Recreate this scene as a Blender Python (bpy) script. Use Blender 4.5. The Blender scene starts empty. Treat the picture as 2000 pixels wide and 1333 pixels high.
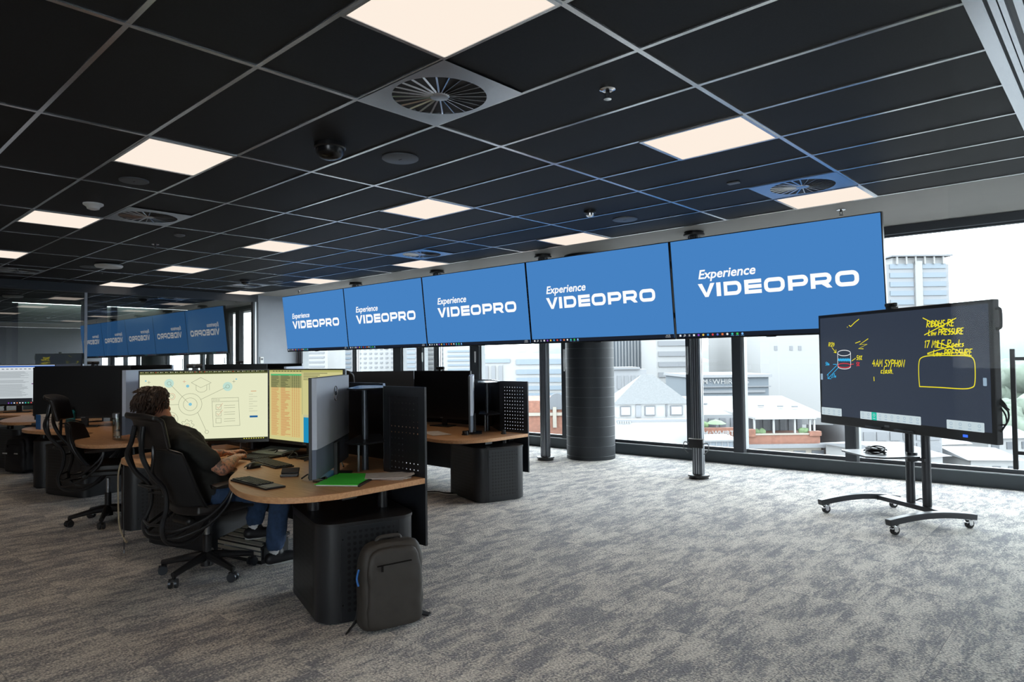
import bpy, bmesh, math, random
from mathutils import Vector, Matrix, noise
random.seed(7)
SC = bpy.context.scene
COL = SC.collection
PI = math.pi
R = math.radians

# ------------------------------------------------------------------ camera, world, exposure
CAM = Vector((1.72573, -2.21503, 1.45))
CEIL = 2.9586
FPX = 1311.0
_yaw, _pit, _rol = 0.743994, 0.0271868, -0.0124649
_f = Vector((-math.sin(_yaw)*math.cos(_pit), math.cos(_yaw)*math.cos(_pit), math.sin(_pit)))
_r = Vector((math.cos(_yaw), math.sin(_yaw), 0))
_u = _r.cross(_f)
CR = math.cos(_rol)*_r + math.sin(_rol)*_u
CU = -math.sin(_rol)*_r + math.cos(_rol)*_u
CF = _f
cam = bpy.data.cameras.new('camera')
cam.sensor_width = 36.0
cam.lens = FPX/2000*36
cam.clip_end = 3000
camo = bpy.data.objects.new('camera', cam)
COL.objects.link(camo)
camo.matrix_world = Matrix(((CR.x, CU.x, -CF.x, CAM.x), (CR.y, CU.y, -CF.y, CAM.y), (CR.z, CU.z, -CF.z, CAM.z), (0, 0, 0, 1)))
SC.camera = camo

SKY = 10.0        # overcast daylight
LAMP = 3.2       # lamp power in each ceiling panel, watts
PANEL = 1.0      # ceiling light panels
w = bpy.data.worlds.new('overcast_sky'); SC.world = w; w.use_nodes = True
nt = w.node_tree
bg = nt.nodes['Background']
bg.inputs[0].default_value = (0.87, 0.955, 1.0, 1)
bg.inputs[1].default_value = SKY
SC.view_settings.view_transform = 'Standard'
SC.view_settings.look = 'None'
SC.view_settings.gamma = 1
SC.view_settings.use_curve_mapping = False
SC.view_settings.exposure = 0.0
SC.cycles.use_denoising = True
SC.cycles.max_bounces = 8
SC.cycles.diffuse_bounces = 5
SC.cycles.transparent_max_bounces = 16
SC.cycles.sample_clamp_indirect = 8.0
SC.cycles.caustics_reflective = False
SC.cycles.caustics_refractive = False

# ------------------------------------------------------------------ helpers
def lin(c):
    c = c/255.0
    return c/12.92 if c <= 0.04045 else ((c+0.055)/1.055)**2.4
def rgb(r, g, b): return (lin(r), lin(g), lin(b), 1.0)

MATS = {}
def mat(name, col, rough=0.5, metal=0.0, spec=0.5, emit=None, strength=0.0, noise_amt=0.0, noise_scale=40, bump=0.0, bump_scale=200, alpha=1.0, coat=0.0):
    if name in MATS: return MATS[name]
    m = bpy.data.materials.new(name); m.use_nodes = True
    t = m.node_tree; b = t.nodes['Principled BSDF']
    if len(col) == 3: col = tuple(col)+(1,)
    b.inputs['Base Color'].default_value = col
    b.inputs['Roughness'].default_value = rough
    b.inputs['Metallic'].default_value = metal
    b.inputs['Specular IOR Level'].default_value = spec
    b.inputs['Alpha'].default_value = alpha
    b.inputs['Coat Weight'].default_value = coat
    if emit:
        b.inputs['Emission Color'].default_value = emit
        b.inputs['Emission Strength'].default_value = strength
    if noise_amt or bump:
        tc = t.nodes.new('ShaderNodeTexCoord')
    if noise_amt:
        n = t.nodes.new('ShaderNodeTexNoise'); n.inputs['Scale'].default_value = noise_scale; n.inputs['Detail'].default_value = 5
        t.links.new(tc.outputs['Object'], n.inputs['Vector'])
        r = t.nodes.new('ShaderNodeValToRGB')
        r.color_ramp.elements[0].position = 0.3; r.color_ramp.elements[1].position = 0.7
        lo = tuple(max(0, c*(1-noise_amt)) for c in col[:3])+(1,); hi = tuple(min(1, c*(1+noise_amt)) for c in col[:3])+(1,)
        r.color_ramp.elements[0].color = lo; r.color_ramp.elements[1].color = hi
        t.links.new(n.outputs['Fac'], r.inputs['Fac']); t.links.new(r.outputs['Color'], b.inputs['Base Color'])
    if bump:
        n2 = t.nodes.new('ShaderNodeTexNoise'); n2.inputs['Scale'].default_value = bump_scale; n2.inputs['Detail'].default_value = 3
        t.links.new(tc.outputs['Object'], n2.inputs['Vector'])
        bp = t.nodes.new('ShaderNodeBump'); bp.inputs['Strength'].default_value = bump; bp.inputs['Distance'].default_value = 0.01
        t.links.new(n2.outputs['Fac'], bp.inputs['Height']); t.links.new(bp.outputs['Normal'], b.inputs['Normal'])
    MATS[name] = m
    return m
def emat(name, col, strength=1.0):
    """a surface that gives off light (screen pixels, lamps)"""
    if name in MATS: return MATS[name]
    m = bpy.data.materials.new(name); m.use_nodes = True
    t = m.node_tree; t.nodes.clear()
    o = t.nodes.new('ShaderNodeOutputMaterial'); e = t.nodes.new('ShaderNodeEmission')
    e.inputs[0].default_value = col; e.inputs[1].default_value = strength
    t.links.new(e.outputs[0], o.inputs[0])
    MATS[name] = m
    return m
def glassmat(name, tint=(1, 1, 1, 1), refl=0.08, rough=0.0):
    """thin pane: see-through with a mirror reflection"""
    if name in MATS: return MATS[name]
    m = bpy.data.materials.new(name); m.use_nodes = True
    t = m.node_tree; t.nodes.clear()
    o = t.nodes.new('ShaderNodeOutputMaterial'); tr = t.nodes.new('ShaderNodeBsdfTransparent'); gl = t.nodes.new('ShaderNodeBsdfGlossy')
    tr.inputs[0].default_value = tint; gl.inputs['Roughness'].default_value = rough
    mx = t.nodes.new('ShaderNodeMixShader'); mx.inputs[0].default_value = refl
    t.links.new(tr.outputs[0], mx.inputs[1]); t.links.new(gl.outputs[0], mx.inputs[2]); t.links.new(mx.outputs[0], o.inputs[0])
    MATS[name] = m
    return m

class MB:
    def __init__(s): s.bm = bmesh.new(); s.M = Matrix.Identity(4)
    def _f(s, vs, mi, sm=True):
        try:
            f = s.bm.faces.new(vs); f.material_index = mi; f.smooth = sm; return f
        except ValueError: return None
    def v(s, co): return s.bm.verts.new(s.M @ Vector(co))
    def box(s, c, d, mi=0, rot=None, taper=None):
        m = Matrix.Translation(c)
        if rot is not None: m = m @ rot.to_4x4()
        hx, hy, hz = d[0]/2, d[1]/2, d[2]/2
        vs = []
        for z in (-1, 1):
            k = 1.0 if (z < 0 or taper is None) else taper
            for x, y in ((-1, -1), (1, -1), (1, 1), (-1, 1)):
                vs.append(s.v(m @ Vector((x*hx*k, y*hy*k, z*hz))))
        for q in ((3, 2, 1, 0), (4, 5, 6, 7), (0, 1, 5, 4), (1, 2, 6, 5), (2, 3, 7, 6), (3, 0, 4, 7)):
            s._f([vs[i] for i in q], mi)
        return s
    def b2(s, a, b, mi=0):
        a = Vector(a); b = Vector(b)
        return s.box((a+b)/2, [abs(b[i]-a[i]) for i in range(3)], mi)
    def quad(s, pts, mi=0):
        s._f([s.v(p) for p in pts], mi); return s
    def tube(s, pts, r, seg=8, mi=0, close=False, cap=True):
        pts = [Vector(p) for p in pts]; n = len(pts)
        rr = r if isinstance(r, (list, tuple)) else [r]*n
        t0 = (pts[1]-pts[0]).normalized()
        up = Vector((0, 0, 1)) if abs(t0.z) < 0.9 else Vector((1, 0, 0))
        nrm = (up - t0*up.dot(t0)).normalized()
        rings = []
        for i in range(n):
            a = pts[(i-1) % n] if (i > 0 or close) else pts[i]
            b = pts[(i+1) % n] if (i < n-1 or close) else pts[i]
            t = (b-a)
            t = t.normalized() if t.length > 1e-9 else t0
            nrm = (nrm - t*nrm.dot(t))
            nrm = nrm.normalized() if nrm.length > 1e-6 else t.orthogonal().normalized()
            bn = t.cross(nrm)
            rings.append([s.v(pts[i]+(nrm*math.cos(2*PI*k/seg)+bn*math.sin(2*PI*k/seg))*rr[i]) for k in range(seg)])
        m = n if close else n-1
        for i in range(m):
            A = rings[i]; B = rings[(i+1) % n]
            for k in range(seg): s._f([A[k], A[(k+1) % seg], B[(k+1) % seg], B[k]], mi)
        if cap and not close:
            s._f(list(reversed(rings[0])), mi); s._f(rings[-1], mi)
        return s
    def cyl(s, a, b, r, r2=None, seg=16, mi=0):
        return s.tube([a, b], [r, r if r2 is None else r2], seg, mi)
    def lathe(s, prof, c=(0, 0, 0), seg=24, mi=0):
        c = Vector(c); rings = []
        for r, z in prof:
            if r < 1e-6: rings.append([s.v(c+Vector((0, 0, z)))])
            else: rings.append([s.v(c+Vector((r*math.cos(2*PI*k/seg), r*math.sin(2*PI*k/seg), z))) for k in range(seg)])
        for A, B in zip(rings, rings[1:]):
            for k in range(seg):
                q = []
                for v_ in (A[k % len(A)], A[(k+1) % len(A)], B[(k+1) % len(B)], B[k % len(B)]):
                    if v_ not in q: q.append(v_)
                if len(q) > 2: s._f(q, mi)
        if len(rings[0]) > 1: s._f(list(reversed(rings[0])), mi)
        if len(rings[-1]) > 1: s._f(rings[-1], mi)
        return s
    def prism(s, poly, z0, z1, mi=0, mtop=None):
        a = [s.v((x, y, z0)) for x, y in poly]; b = [s.v((x, y, z1)) for x, y in poly]
        s._f(list(reversed(a)), mi); s._f(b, mi if mtop is None else mtop)
        n = len(poly)
        for i in range(n): s._f([a[i], a[(i+1) % n], b[(i+1) % n], b[i]], mi)
        return s
    def ell(s, c, r, seg=16, rings=10, mi=0, rot=None):
        m = Matrix.Translation(c)
        if rot is not None: m = m @ rot.to_4x4()
        R_ = []
        for i in range(rings+1):
            th = PI*i/rings
            if i in (0, rings): R_.append([s.v(m @ Vector((0, 0, r[2]*math.cos(th))))])
            else: R_.append([s.v(m @ Vector((r[0]*math.sin(th)*math.cos(2*PI*k/seg), r[1]*math.sin(th)*math.sin(2*PI*k/seg), r[2]*math.cos(th)))) for k in range(seg)])
        for A, B in zip(R_, R_[1:]):
            for k in range(seg):
                q = []
                for v_ in (A[k % len(A)], B[k % len(B)], B[(k+1) % len(B)], A[(k+1) % len(A)]):
                    if v_ not in q: q.append(v_)
                if len(q) > 2: s._f(q, mi)
        return s
    def cap(s, a, b, ra, rb, seg=14, mi=0):
        """round cone between two points (limb piece)"""
        a = Vector(a); b = Vector(b); d = b-a; L = d.length
        d = d.normalized() if L > 1e-6 else Vector((0, 0, 1))
        pts = []; rr = []
        for k in range(5):
            t = PI/2*k/4; pts.append(a-d*ra*math.cos(t)); rr.append(max(1e-4, ra*math.sin(t)))
        for k in range(5):
            t = PI/2*k/4; pts.append(b+d*rb*math.sin(t)); rr.append(max(1e-4, rb*math.cos(t)))
        return s.tube(pts, rr, seg, mi)
    def patch(s, fn, nu, nv, th, mi=0):
        """curved slab: fn(u,v)->point, thickness th along its normal"""
        P = [[Vector(fn(i/nu, j/nv)) for j in range(nv+1)] for i in range(nu+1)]
        N = [[None]*(nv+1) for _ in range(nu+1)]
        for i in range(nu+1):
            for j in range(nv+1):
                du = P[min(i+1, nu)][j]-P[max(i-1, 0)][j]; dv = P[i][min(j+1, nv)]-P[i][max(j-1, 0)]
                n = du.cross(dv); N[i][j] = n.normalized() if n.length > 1e-9 else Vector((0, 0, 1))
        A = [[s.v(P[i][j]+N[i][j]*th/2) for j in range(nv+1)] for i in range(nu+1)]
        B = [[s.v(P[i][j]-N[i][j]*th/2) for j in range(nv+1)] for i in range(nu+1)]
        for i in range(nu):
            for j in range(nv):
                s._f([A[i][j], A[i+1][j], A[i+1][j+1], A[i][j+1]], mi); s._f([B[i][j], B[i][j+1], B[i+1][j+1], B[i+1][j]], mi)
        for i in range(nu):
            s._f([A[i][0], B[i][0], B[i+1][0], A[i+1][0]], mi); s._f([A[i][nv], A[i+1][nv], B[i+1][nv], B[i][nv]], mi)
        for j in range(nv):
            s._f([A[0][j], A[0][j+1], B[0][j+1], B[0][j]], mi); s._f([A[nu][j], B[nu][j], B[nu][j+1], A[nu][j+1]], mi)
        return s
    def build(s, name, mats, parent=None, bevel=0.0, seg=2, sharp=0.6, sub=0):
        me = bpy.data.meshes.new(name)
        bmesh.ops.recalc_face_normals(s.bm, faces=s.bm.faces[:])
        for e in s.bm.edges:
            if len(e.link_faces) == 2 and e.calc_face_angle(0) > sharp: e.smooth = False
        s.bm.to_mesh(me); s.bm.free()
        if not isinstance(mats, (list, tuple)): mats = [mats]
        for m in mats: me.materials.append(m)
        o = bpy.data.objects.new(name, me); COL.objects.link(o)
        if parent is not None: o.parent = parent
        if bevel:
            md = o.modifiers.new('bevel', 'BEVEL'); md.width = bevel; md.segments = seg; md.limit_method = 'ANGLE'; md.angle_limit = 0.6
        if sub:
            md = o.modifiers.new('sub', 'SUBSURF'); md.levels = sub; md.render_levels = sub
        return o

def smooth_path(pts, n=6, close=False):
    P = [Vector(p) for p in pts]; out = []; N = len(P)
    rng = range(N) if close else range(N-1)
    for i in rng:
        p0 = P[(i-1) % N] if (i > 0 or close) else P[i]; p1 = P[i]; p2 = P[(i+1) % N]; p3 = P[(i+2) % N] if (i+2 < N or close) else P[(i+1) % N]
        for k in range(n):
            t = k/n
            out.append(0.5*((2*p1)+(-p0+p2)*t+(2*p0-5*p1+4*p2-p3)*t*t+(-p0+3*p1-3*p2+p3)*t**3))
    if not close: out.append(P[-1])
    return out

def tag(o, label=None, cat=None, group=None, kind=None):
    if label: o['label'] = label
    if cat: o['category'] = cat
    if group: o['group'] = group
    if kind: o['kind'] = kind
    return o
def thing(name, label, cat, loc=(0, 0, 0), rz=0.0, group=None, rot=None):
    o = bpy.data.objects.new(name, None); COL.objects.link(o); o.empty_display_size = 0.1
    o.location = loc; o.rotation_euler = rot if rot is not None else (0, 0, rz)
    return tag(o, label, cat, group)
def dup(o, label=None, loc=None, rz=None, parent=None):
    c = o.copy(); COL.objects.link(c)
    if parent is not None: c.parent = parent
    for ch in list(o.children): dup(ch, parent=c)
    if label: c['label'] = label
    if loc is not None: c.location = loc
    if rz is not None: c.rotation_euler = (0, 0, rz)
    return c
def struct(o): o['kind'] = 'structure'; return o
def at(px, py, D):
    """world point seen at a photo pixel, D metres in front of the camera"""
    return CAM + (CF + CR*((px-1000)/FPX) + CU*(-(py-666.5)/FPX))*D

# flat drawing on a screen or sign: local x right, z up, facing -y
_font_cache = {}
def text_geo(txt, size, shear=0.0, bold=0.0, align='LEFT'):
    key = (txt, size, shear, bold, align)
    if key in _font_cache: return _font_cache[key]
    cu = bpy.data.curves.new('lettering', 'FONT'); cu.body = txt; cu.size = size; cu.shear = shear; cu.offset = bold; cu.align_x = align; cu.resolution_u = 3
    ob = bpy.data.objects.new('lettering', cu); COL.objects.link(ob)
    dg = bpy.context.evaluated_depsgraph_get(); ev = ob.evaluated_get(dg); me = ev.to_mesh()
    geo = ([tuple(v.co[:2]) for v in me.vertices], [tuple(p.vertices) for p in me.polygons])
    ev.to_mesh_clear(); bpy.data.objects.remove(ob); bpy.data.curves.remove(cu)
    _font_cache[key] = geo
    return geo
class Draw:
    def __init__(s, y=0.0): s.bm = bmesh.new(); s.mats = []; s.y = y; s.lay = 0
    def mi(s, m):
        if m not in s.mats: s.mats.append(m)
        return s.mats.index(m)
    def poly(s, pts, m):
        vs = [s.bm.verts.new((x, s.y, z)) for x, z in pts]
        try: f = s.bm.faces.new(vs); f.material_index = s.mi(m)
        except ValueError: pass
        return s
    def rect(s, x0, z0, x1, z1, m): return s.poly([(x0, z0), (x1, z0), (x1, z1), (x0, z1)], m)
    def disc(s, cx, cz, r, m, n=20): return s.poly([(cx+r*math.cos(2*PI*k/n), cz+r*math.sin(2*PI*k/n)) for k in range(n)], m)
    def stroke(s, pts, wd, m, close=False):
        P = [Vector(p) for p in pts]; n = len(P); L = []; Rr = []
        for i in range(n):
            a = P[(i-1) % n] if (i > 0 or close) else None; b = P[(i+1) % n] if (i < n-1 or close) else None
            d1 = (P[i]-a).normalized() if a is not None else (b-P[i]).normalized()
            d2 = (b-P[i]).normalized() if b is not None else d1
            n1 = Vector((-d1.y, d1.x)); n2 = Vector((-d2.y, d2.x)); mm = n1+n2
            mm = mm.normalized() if mm.length > 1e-6 else n1
            k = min(2.0, 1/max(0.3, mm.dot(n1)))
            L.append(P[i]+mm*wd/2*k); Rr.append(P[i]-mm*wd/2*k)
        for i in range(n if close else n-1):
            j = (i+1) % n
            s.poly([L[i][:], L[j][:], Rr[j][:], Rr[i][:]], m)
        return s
    def circle(s, cx, cz, r, wd, m, n=28): return s.stroke([(cx+r*math.cos(2*PI*k/n), cz+r*math.sin(2*PI*k/n)) for k in range(n)], wd, m, True)
    def text(s, x, z, txt, size, m, shear=0.0, bold=0.0, sx=1.0, align='LEFT'):
        vs, fs = text_geo(txt, size, shear, bold, align); k = s.mi(m)
        V = [s.bm.verts.new((x+a*sx, s.y, z+b)) for a, b in vs]
        for f in fs:
            try: q = s.bm.faces.new([V[i] for i in f]); q.material_index = k
            except ValueError: pass
        return s
    def build(s, name, parent, kind=None):
        me = bpy.data.meshes.new(name)
        for f in s.bm.faces:
            f.normal_update()
            if f.normal.y > 0: f.normal_flip()
        s.bm.to_mesh(me); s.bm.free()
        for m in s.mats: me.materials.append(m)
        o = bpy.data.objects.new(name, me); COL.objects.link(o); o.parent = parent
        return o
def arc(cx, cz, r, a0, a1, n=6): return [(cx+r*math.cos(a0+(a1-a0)*k/n), cz+r*math.sin(a0+(a1-a0)*k/n)) for k in range(n+1)]
def rrect(x0, z0, x1, z1, r, n=4):
    return arc(x1-r, z1-r, r, 0, PI/2, n)+arc(x0+r, z1-r, r, PI/2, PI, n)+arc(x0+r, z0+r, r, PI, 1.5*PI, n)+arc(x1-r, z0+r, r, 1.5*PI, 2*PI, n)

# ------------------------------------------------------------------ materials
M = {}
M['tile'] = mat('ceiling_tile', rgb(30, 31, 33), 0.6, spec=0.18, noise_amt=0.25, noise_scale=160, bump=0.15, bump_scale=500)
M['grid'] = mat('grid_bar', rgb(205, 208, 212), 0.24, metal=0.85)
M['track'] = mat('track_aluminium', rgb(225, 228, 235), 0.22, metal=0.8)
M['plaster'] = mat('ceiling_plaster', rgb(146, 144, 140), 0.6, noise_amt=0.03, noise_scale=3)
M['wall'] = mat('grey_paint', rgb(150, 156, 165), 0.55, noise_amt=0.03, noise_scale=4)
M['wall2'] = mat('pale_green_paint', rgb(135, 145, 137), 0.6)
M['wall3'] = mat('dark_partition', rgb(70, 74, 74), 0.6)
M['frame'] = mat('charcoal_frame', rgb(52, 57, 64), 0.42, metal=0.0, spec=0.5)
M['reveal'] = mat('pale_reveal', rgb(150, 155, 158), 0.4)
M['kerb'] = mat('charcoal_kerb', rgb(62, 70, 76), 0.45)
M['column'] = mat('charcoal_column_wrap', rgb(40, 44, 49), 0.5, spec=0.35, noise_amt=0.05, noise_scale=8)
M['black'] = mat('black_plastic', rgb(24, 24, 26), 0.4)
M['blackm'] = mat('matte_black', rgb(20, 20, 22), 0.65)
M['gloss'] = mat('gloss_black', rgb(10, 10, 13), 0.26, spec=0.4)
M['metal'] = mat('satin_aluminium', rgb(170, 174, 178), 0.32, metal=0.85)
M['metald'] = mat('dark_aluminium', rgb(70, 74, 80), 0.35, metal=0.6)
M['chrome'] = mat('chrome', rgb(220, 222, 225), 0.12, metal=1.0)
M['white'] = mat('white_plastic', rgb(225, 226, 224), 0.45)
M['grey'] = mat('grey_plastic', rgb(110, 113, 118), 0.5)
M['powder'] = mat('black_powder_coat', rgb(33, 35, 39), 0.36, noise_amt=0.1, noise_scale=300, bump=0.05, bump_scale=900)
M['winglass'] = glassmat('window_glass', (0.93, 0.96, 0.97, 1), 0.03)
M['partglass'] = glassmat('partition_glass', (0.64, 0.68, 0.66, 1), 0.31)
M['panel'] = emat('light_panel_diffuser', (0.985, 0.86, 0.745, 1), PANEL)

def carpet():
    m = bpy.data.materials.new('carpet'); m.use_nodes = True
    t = m.node_tree; b = t.nodes['Principled BSDF']; L = t.links.new; N = t.nodes.new
    tc = N('ShaderNodeTexCoord')
    div = N('ShaderNodeVectorMath'); div.operation = 'DIVIDE'; div.inputs[1].default_value = (0.5, 0.5, 1); L(tc.outputs['Object'], div.inputs[0])
    fl = N('ShaderNodeVectorMath'); fl.operation = 'FLOOR'; L(div.outputs[0], fl.inputs[0])
    wn = N('ShaderNodeTexWhiteNoise'); wn.noise_dimensions = '3D'; L(fl.outputs[0], wn.inputs['Vector'])
    sc = N('ShaderNodeVectorMath'); sc.operation = 'SCALE'; sc.inputs['Scale'].default_value = 9.0; L(wn.outputs['Color'], sc.inputs[0])
    st = N('ShaderNodeVectorMath'); st.operation = 'MULTIPLY'; st.inputs[1].default_value = (1.15, 0.36, 1); L(tc.outputs['Object'], st.inputs[0])
    ad = N('ShaderNodeVectorMath'); ad.operation = 'ADD'; L(st.outputs[0], ad.inputs[0]); L(sc.outputs[0], ad.inputs[1])
    n1 = N('ShaderNodeTexNoise'); n1.inputs['Scale'].default_value = 6.5; n1.inputs['Detail'].default_value = 10; n1.inputs['Roughness'].default_value = 0.88; L(ad.outputs[0], n1.inputs['Vector'])
    r1 = N('ShaderNodeValToRGB'); e = r1.color_ramp.elements
    e[0].position = 0.45; e[0].color = rgb(134, 133, 139); e[1].position = 0.575; e[1].color = rgb(228, 222, 213)
    x = e.new(0.51); x.color = rgb(196, 191, 184)
    n2 = N('ShaderNodeTexNoise'); n2.inputs['Scale'].default_value = 85; n2.inputs['Detail'].default_value = 3; L(tc.outputs['Object'], n2.inputs['Vector'])
    ma = N('ShaderNodeMath'); ma.operation = 'MULTIPLY_ADD'; ma.inputs[1].default_value = 0.28; L(n2.outputs['Fac'], ma.inputs[0]); L(n1.outputs['Fac'], ma.inputs[2])
    mb2 = N('ShaderNodeMath'); mb2.operation = 'SUBTRACT'; mb2.inputs[1].default_value = 0.14; L(ma.outputs[0], mb2.inputs[0]); L(mb2.outputs[0], r1.inputs['Fac'])
    r2 = N('ShaderNodeValToRGB'); r2.color_ramp.elements[0].position = 0.3; r2.color_ramp.elements[1].position = 0.7
    r2.color_ramp.elements[0].color = (0.60, 0.60, 0.60, 1); r2.color_ramp.elements[1].color = (1.28, 1.28, 1.28, 1)
    L(n2.outputs['Fac'], r2.inputs['Fac'])
    mx = N('ShaderNodeMix'); mx.data_type = 'RGBA'; mx.blend_type = 'MULTIPLY'; mx.inputs[0].default_value = 1.0
    L(r1.outputs['Color'], mx.inputs[6]); L(r2.outputs['Color'], mx.inputs[7])
    # seams between carpet tiles
    fr = N('ShaderNodeVectorMath'); fr.operation = 'FRACTION'; L(div.outputs[0], fr.inputs[0])
    sp = N('ShaderNodeSeparateXYZ'); L(fr.outputs[0], sp.inputs[0])
    mn = N('ShaderNodeMath'); mn.operation = 'MINIMUM'; L(sp.outputs[0], mn.inputs[0]); L(sp.outputs[1], mn.inputs[1])
    gt = N('ShaderNodeMath'); gt.operation = 'LESS_THAN'; gt.inputs[1].default_value = 0.006; L(mn.outputs[0], gt.inputs[0])
    ms = N('ShaderNodeMath'); ms.operation = 'MULTIPLY'; L(gt.outputs[0], ms.inputs[0]); L(wn.outputs['Value'], ms.inputs[1])
    mx2 = N('ShaderNodeMix'); mx2.data_type = 'RGBA'; L(ms.outputs[0], mx2.inputs[0]); L(mx.outputs[2], mx2.inputs[6]); mx2.inputs[7].default_value = rgb(108, 105, 106)
    L(mx2.outputs[2], b.inputs['Base Color'])
    b.inputs['Roughness'].default_value = 0.9; b.inputs['Specular IOR Level'].default_value = 0.2
    b.inputs['Sheen Weight'].default_value = 0.25; b.inputs['Sheen Roughness'].default_value = 0.5
    bp = N('ShaderNodeBump'); bp.inputs['Strength'].default_value = 0.7; bp.inputs['Distance'].default_value = 0.012
    L(n2.outputs['Fac'], bp.inputs['Height']); L(bp.outputs['Normal'], b.inputs['Normal'])
    return m
M['carpet'] = carpet()

def dots(name, base, hole, pitch, rad, through=False, rough=0.42):
    """perforated sheet: round holes on a square grid, in UV metres"""
    m = bpy.data.materials.new(name); m.use_nodes = True
    t = m.node_tree; b = t.nodes['Principled BSDF']; L = t.links.new; N = t.nodes.new
    uv = N('ShaderNodeTexCoord')
    dv = N('ShaderNodeVectorMath'); dv.operation = 'DIVIDE'; dv.inputs[1].default_value = (pitch, pitch, 1); L(uv.outputs['UV'], dv.inputs[0])
    fr = N('ShaderNodeVectorMath'); fr.operation = 'FRACTION'; L(dv.outputs[0], fr.inputs[0])
    sb = N('ShaderNodeVectorMath'); sb.operation = 'SUBTRACT'; sb.inputs[1].default_value = (0.5, 0.5, 0); L(fr.outputs[0], sb.inputs[0])
    ln = N('ShaderNodeVectorMath'); ln.operation = 'LENGTH'; L(sb.outputs[0], ln.inputs[0])
    lt = N('ShaderNodeMath'); lt.operation = 'LESS_THAN'; lt.inputs[1].default_value = rad/pitch; L(ln.outputs['Value'], lt.inputs[0])
    b.inputs['Roughness'].default_value = rough
    b.inputs['Base Color'].default_value = base
    if through:
        iv = N('ShaderNodeMath'); iv.operation = 'SUBTRACT'; iv.inputs[0].default_value = 1.0; L(lt.outputs[0], iv.inputs[1]); L(iv.outputs[0], b.inputs['Alpha'])
    else:
        mx = N('ShaderNodeMix'); mx.data_type = 'RGBA'; L(lt.outputs[0], mx.inputs[0]); mx.inputs[6].default_value = base; mx.inputs[7].default_value = hole
        L(mx.outputs[2], b.inputs['Base Color'])
    return m
M['perf'] = dots('perforated_door', rgb(34, 36, 39), rgb(3, 3, 4), 0.033, 0.0102)
M['perft'] = dots('perforated_screen', rgb(24, 24, 27), rgb(4, 4, 5), 0.038, 0.0039, through=True)
def uv_quad(mb, pts, mi=0):
    """quad with UVs in metres (corner 0 is the origin)"""
    lay = mb.bm.loops.layers.uv.verify()
    vs = [mb.v(p) for p in pts]; f = mb._f(vs, mi)
    wd = (Vector(pts[1])-Vector(pts[0])).length; ht = (Vector(pts[3])-Vector(pts[0])).length
    for l, c in zip(f.loops, ((0, 0), (wd, 0), (wd, ht), (0, ht))): l[lay].uv = c

# ------------------------------------------------------------------ the setting
def FY(x): return 6.6+0.05*x           # inner face of the window wall
XG = -12.65                              # glass partition on the left
b = MB(); b.b2((-18, -6.2, -0.2), (5.2, 7.2, 0)); struct(b.build('floor', M['carpet']))
b = MB(); b.b2((XG-5.2, -6.2, CEIL), (1.24, 4.8, CEIL+0.15)); struct(b.build('ceiling', M['tile']))
# plastered margin along the window wall and over the doorway on the right
b = MB(); b.prism([(-18, 4.8), (1.24, 4.8), (1.52, 4.8), (1.52, -6.2), (5.2, -6.2), (5.2, 7.3), (-18, 7.3)], CEIL+0.002, CEIL+0.15); struct(b.build('ceiling_margin', M['plaster']))
b = MB()
for i in range(-8, 1):
    b.b2((i*1.5-0.014, -6.2, CEIL-0.008), (i*1.5+0.014, 4.8, CEIL+0.01))
for j in range(-10, 9):
    b.b2((XG, j*0.6-0.012, CEIL-0.007), (1.24, j*0.6+0.012, CEIL+0.01))
struct(b.build('trim_1', M['grid']))
# operable-wall track in the ceiling on the right
b = MB()
b.b2((1.24, -6.0, CEIL-0.012), (1.305, 4.8, CEIL+0.05), 0)
b.b2((1.318, -6.0, CEIL-0.004), (1.345, 4.8, CEIL+0.05), 0)
b.b2((1.352, -6.0, CEIL-0.010), (1.372, 4.8, CEIL+0.05), 0)
b.b2((1.305, -6.0, CEIL+0.03), (1.52, 4.8, CEIL+0.06), 1)
b.b2((1.395, -6.0, CEIL+0.012), (1.425, 4.8, CEIL+0.05), 0)
b.b2((1.435, -6.0, CEIL-0.006), (1.455, 4.8, CEIL+0.05), 0)
b.b2((1.475, -6.0, CEIL-0.010), (1.52, 4.8, CEIL+0.05), 0)
struct(b.build('trim_2', [M['track'], M['frame']]))
b = MB(); b.b2((-18, -6.3, 0), (2.6, -6.2, CEIL)); b.b2((2.6, -6.3, 0), (5.3, -6.2, 0.15)); b.b2((2.6, -6.3, 2.88), (5.3, -6.2, CEIL)); b.b2((3.9, -6.3, 0.15), (4.02, -6.2, 2.88))  # opening at the right end added, out of view, to let in daylight
struct(b.build('wall_back', M['wall']))
b = MB(); b.b2((5.2, -6.2, 0), (5.3, 7.0, CEIL)); struct(b.build('wall_right', M['wall']))
# grey wall pier between the partition and the window wall
b = MB(); b.b2((XG-0.14, 4.98, 0), (XG, FY(XG)+0.1, CEIL)); struct(b.build('wall_left', M['wall']))
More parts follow.
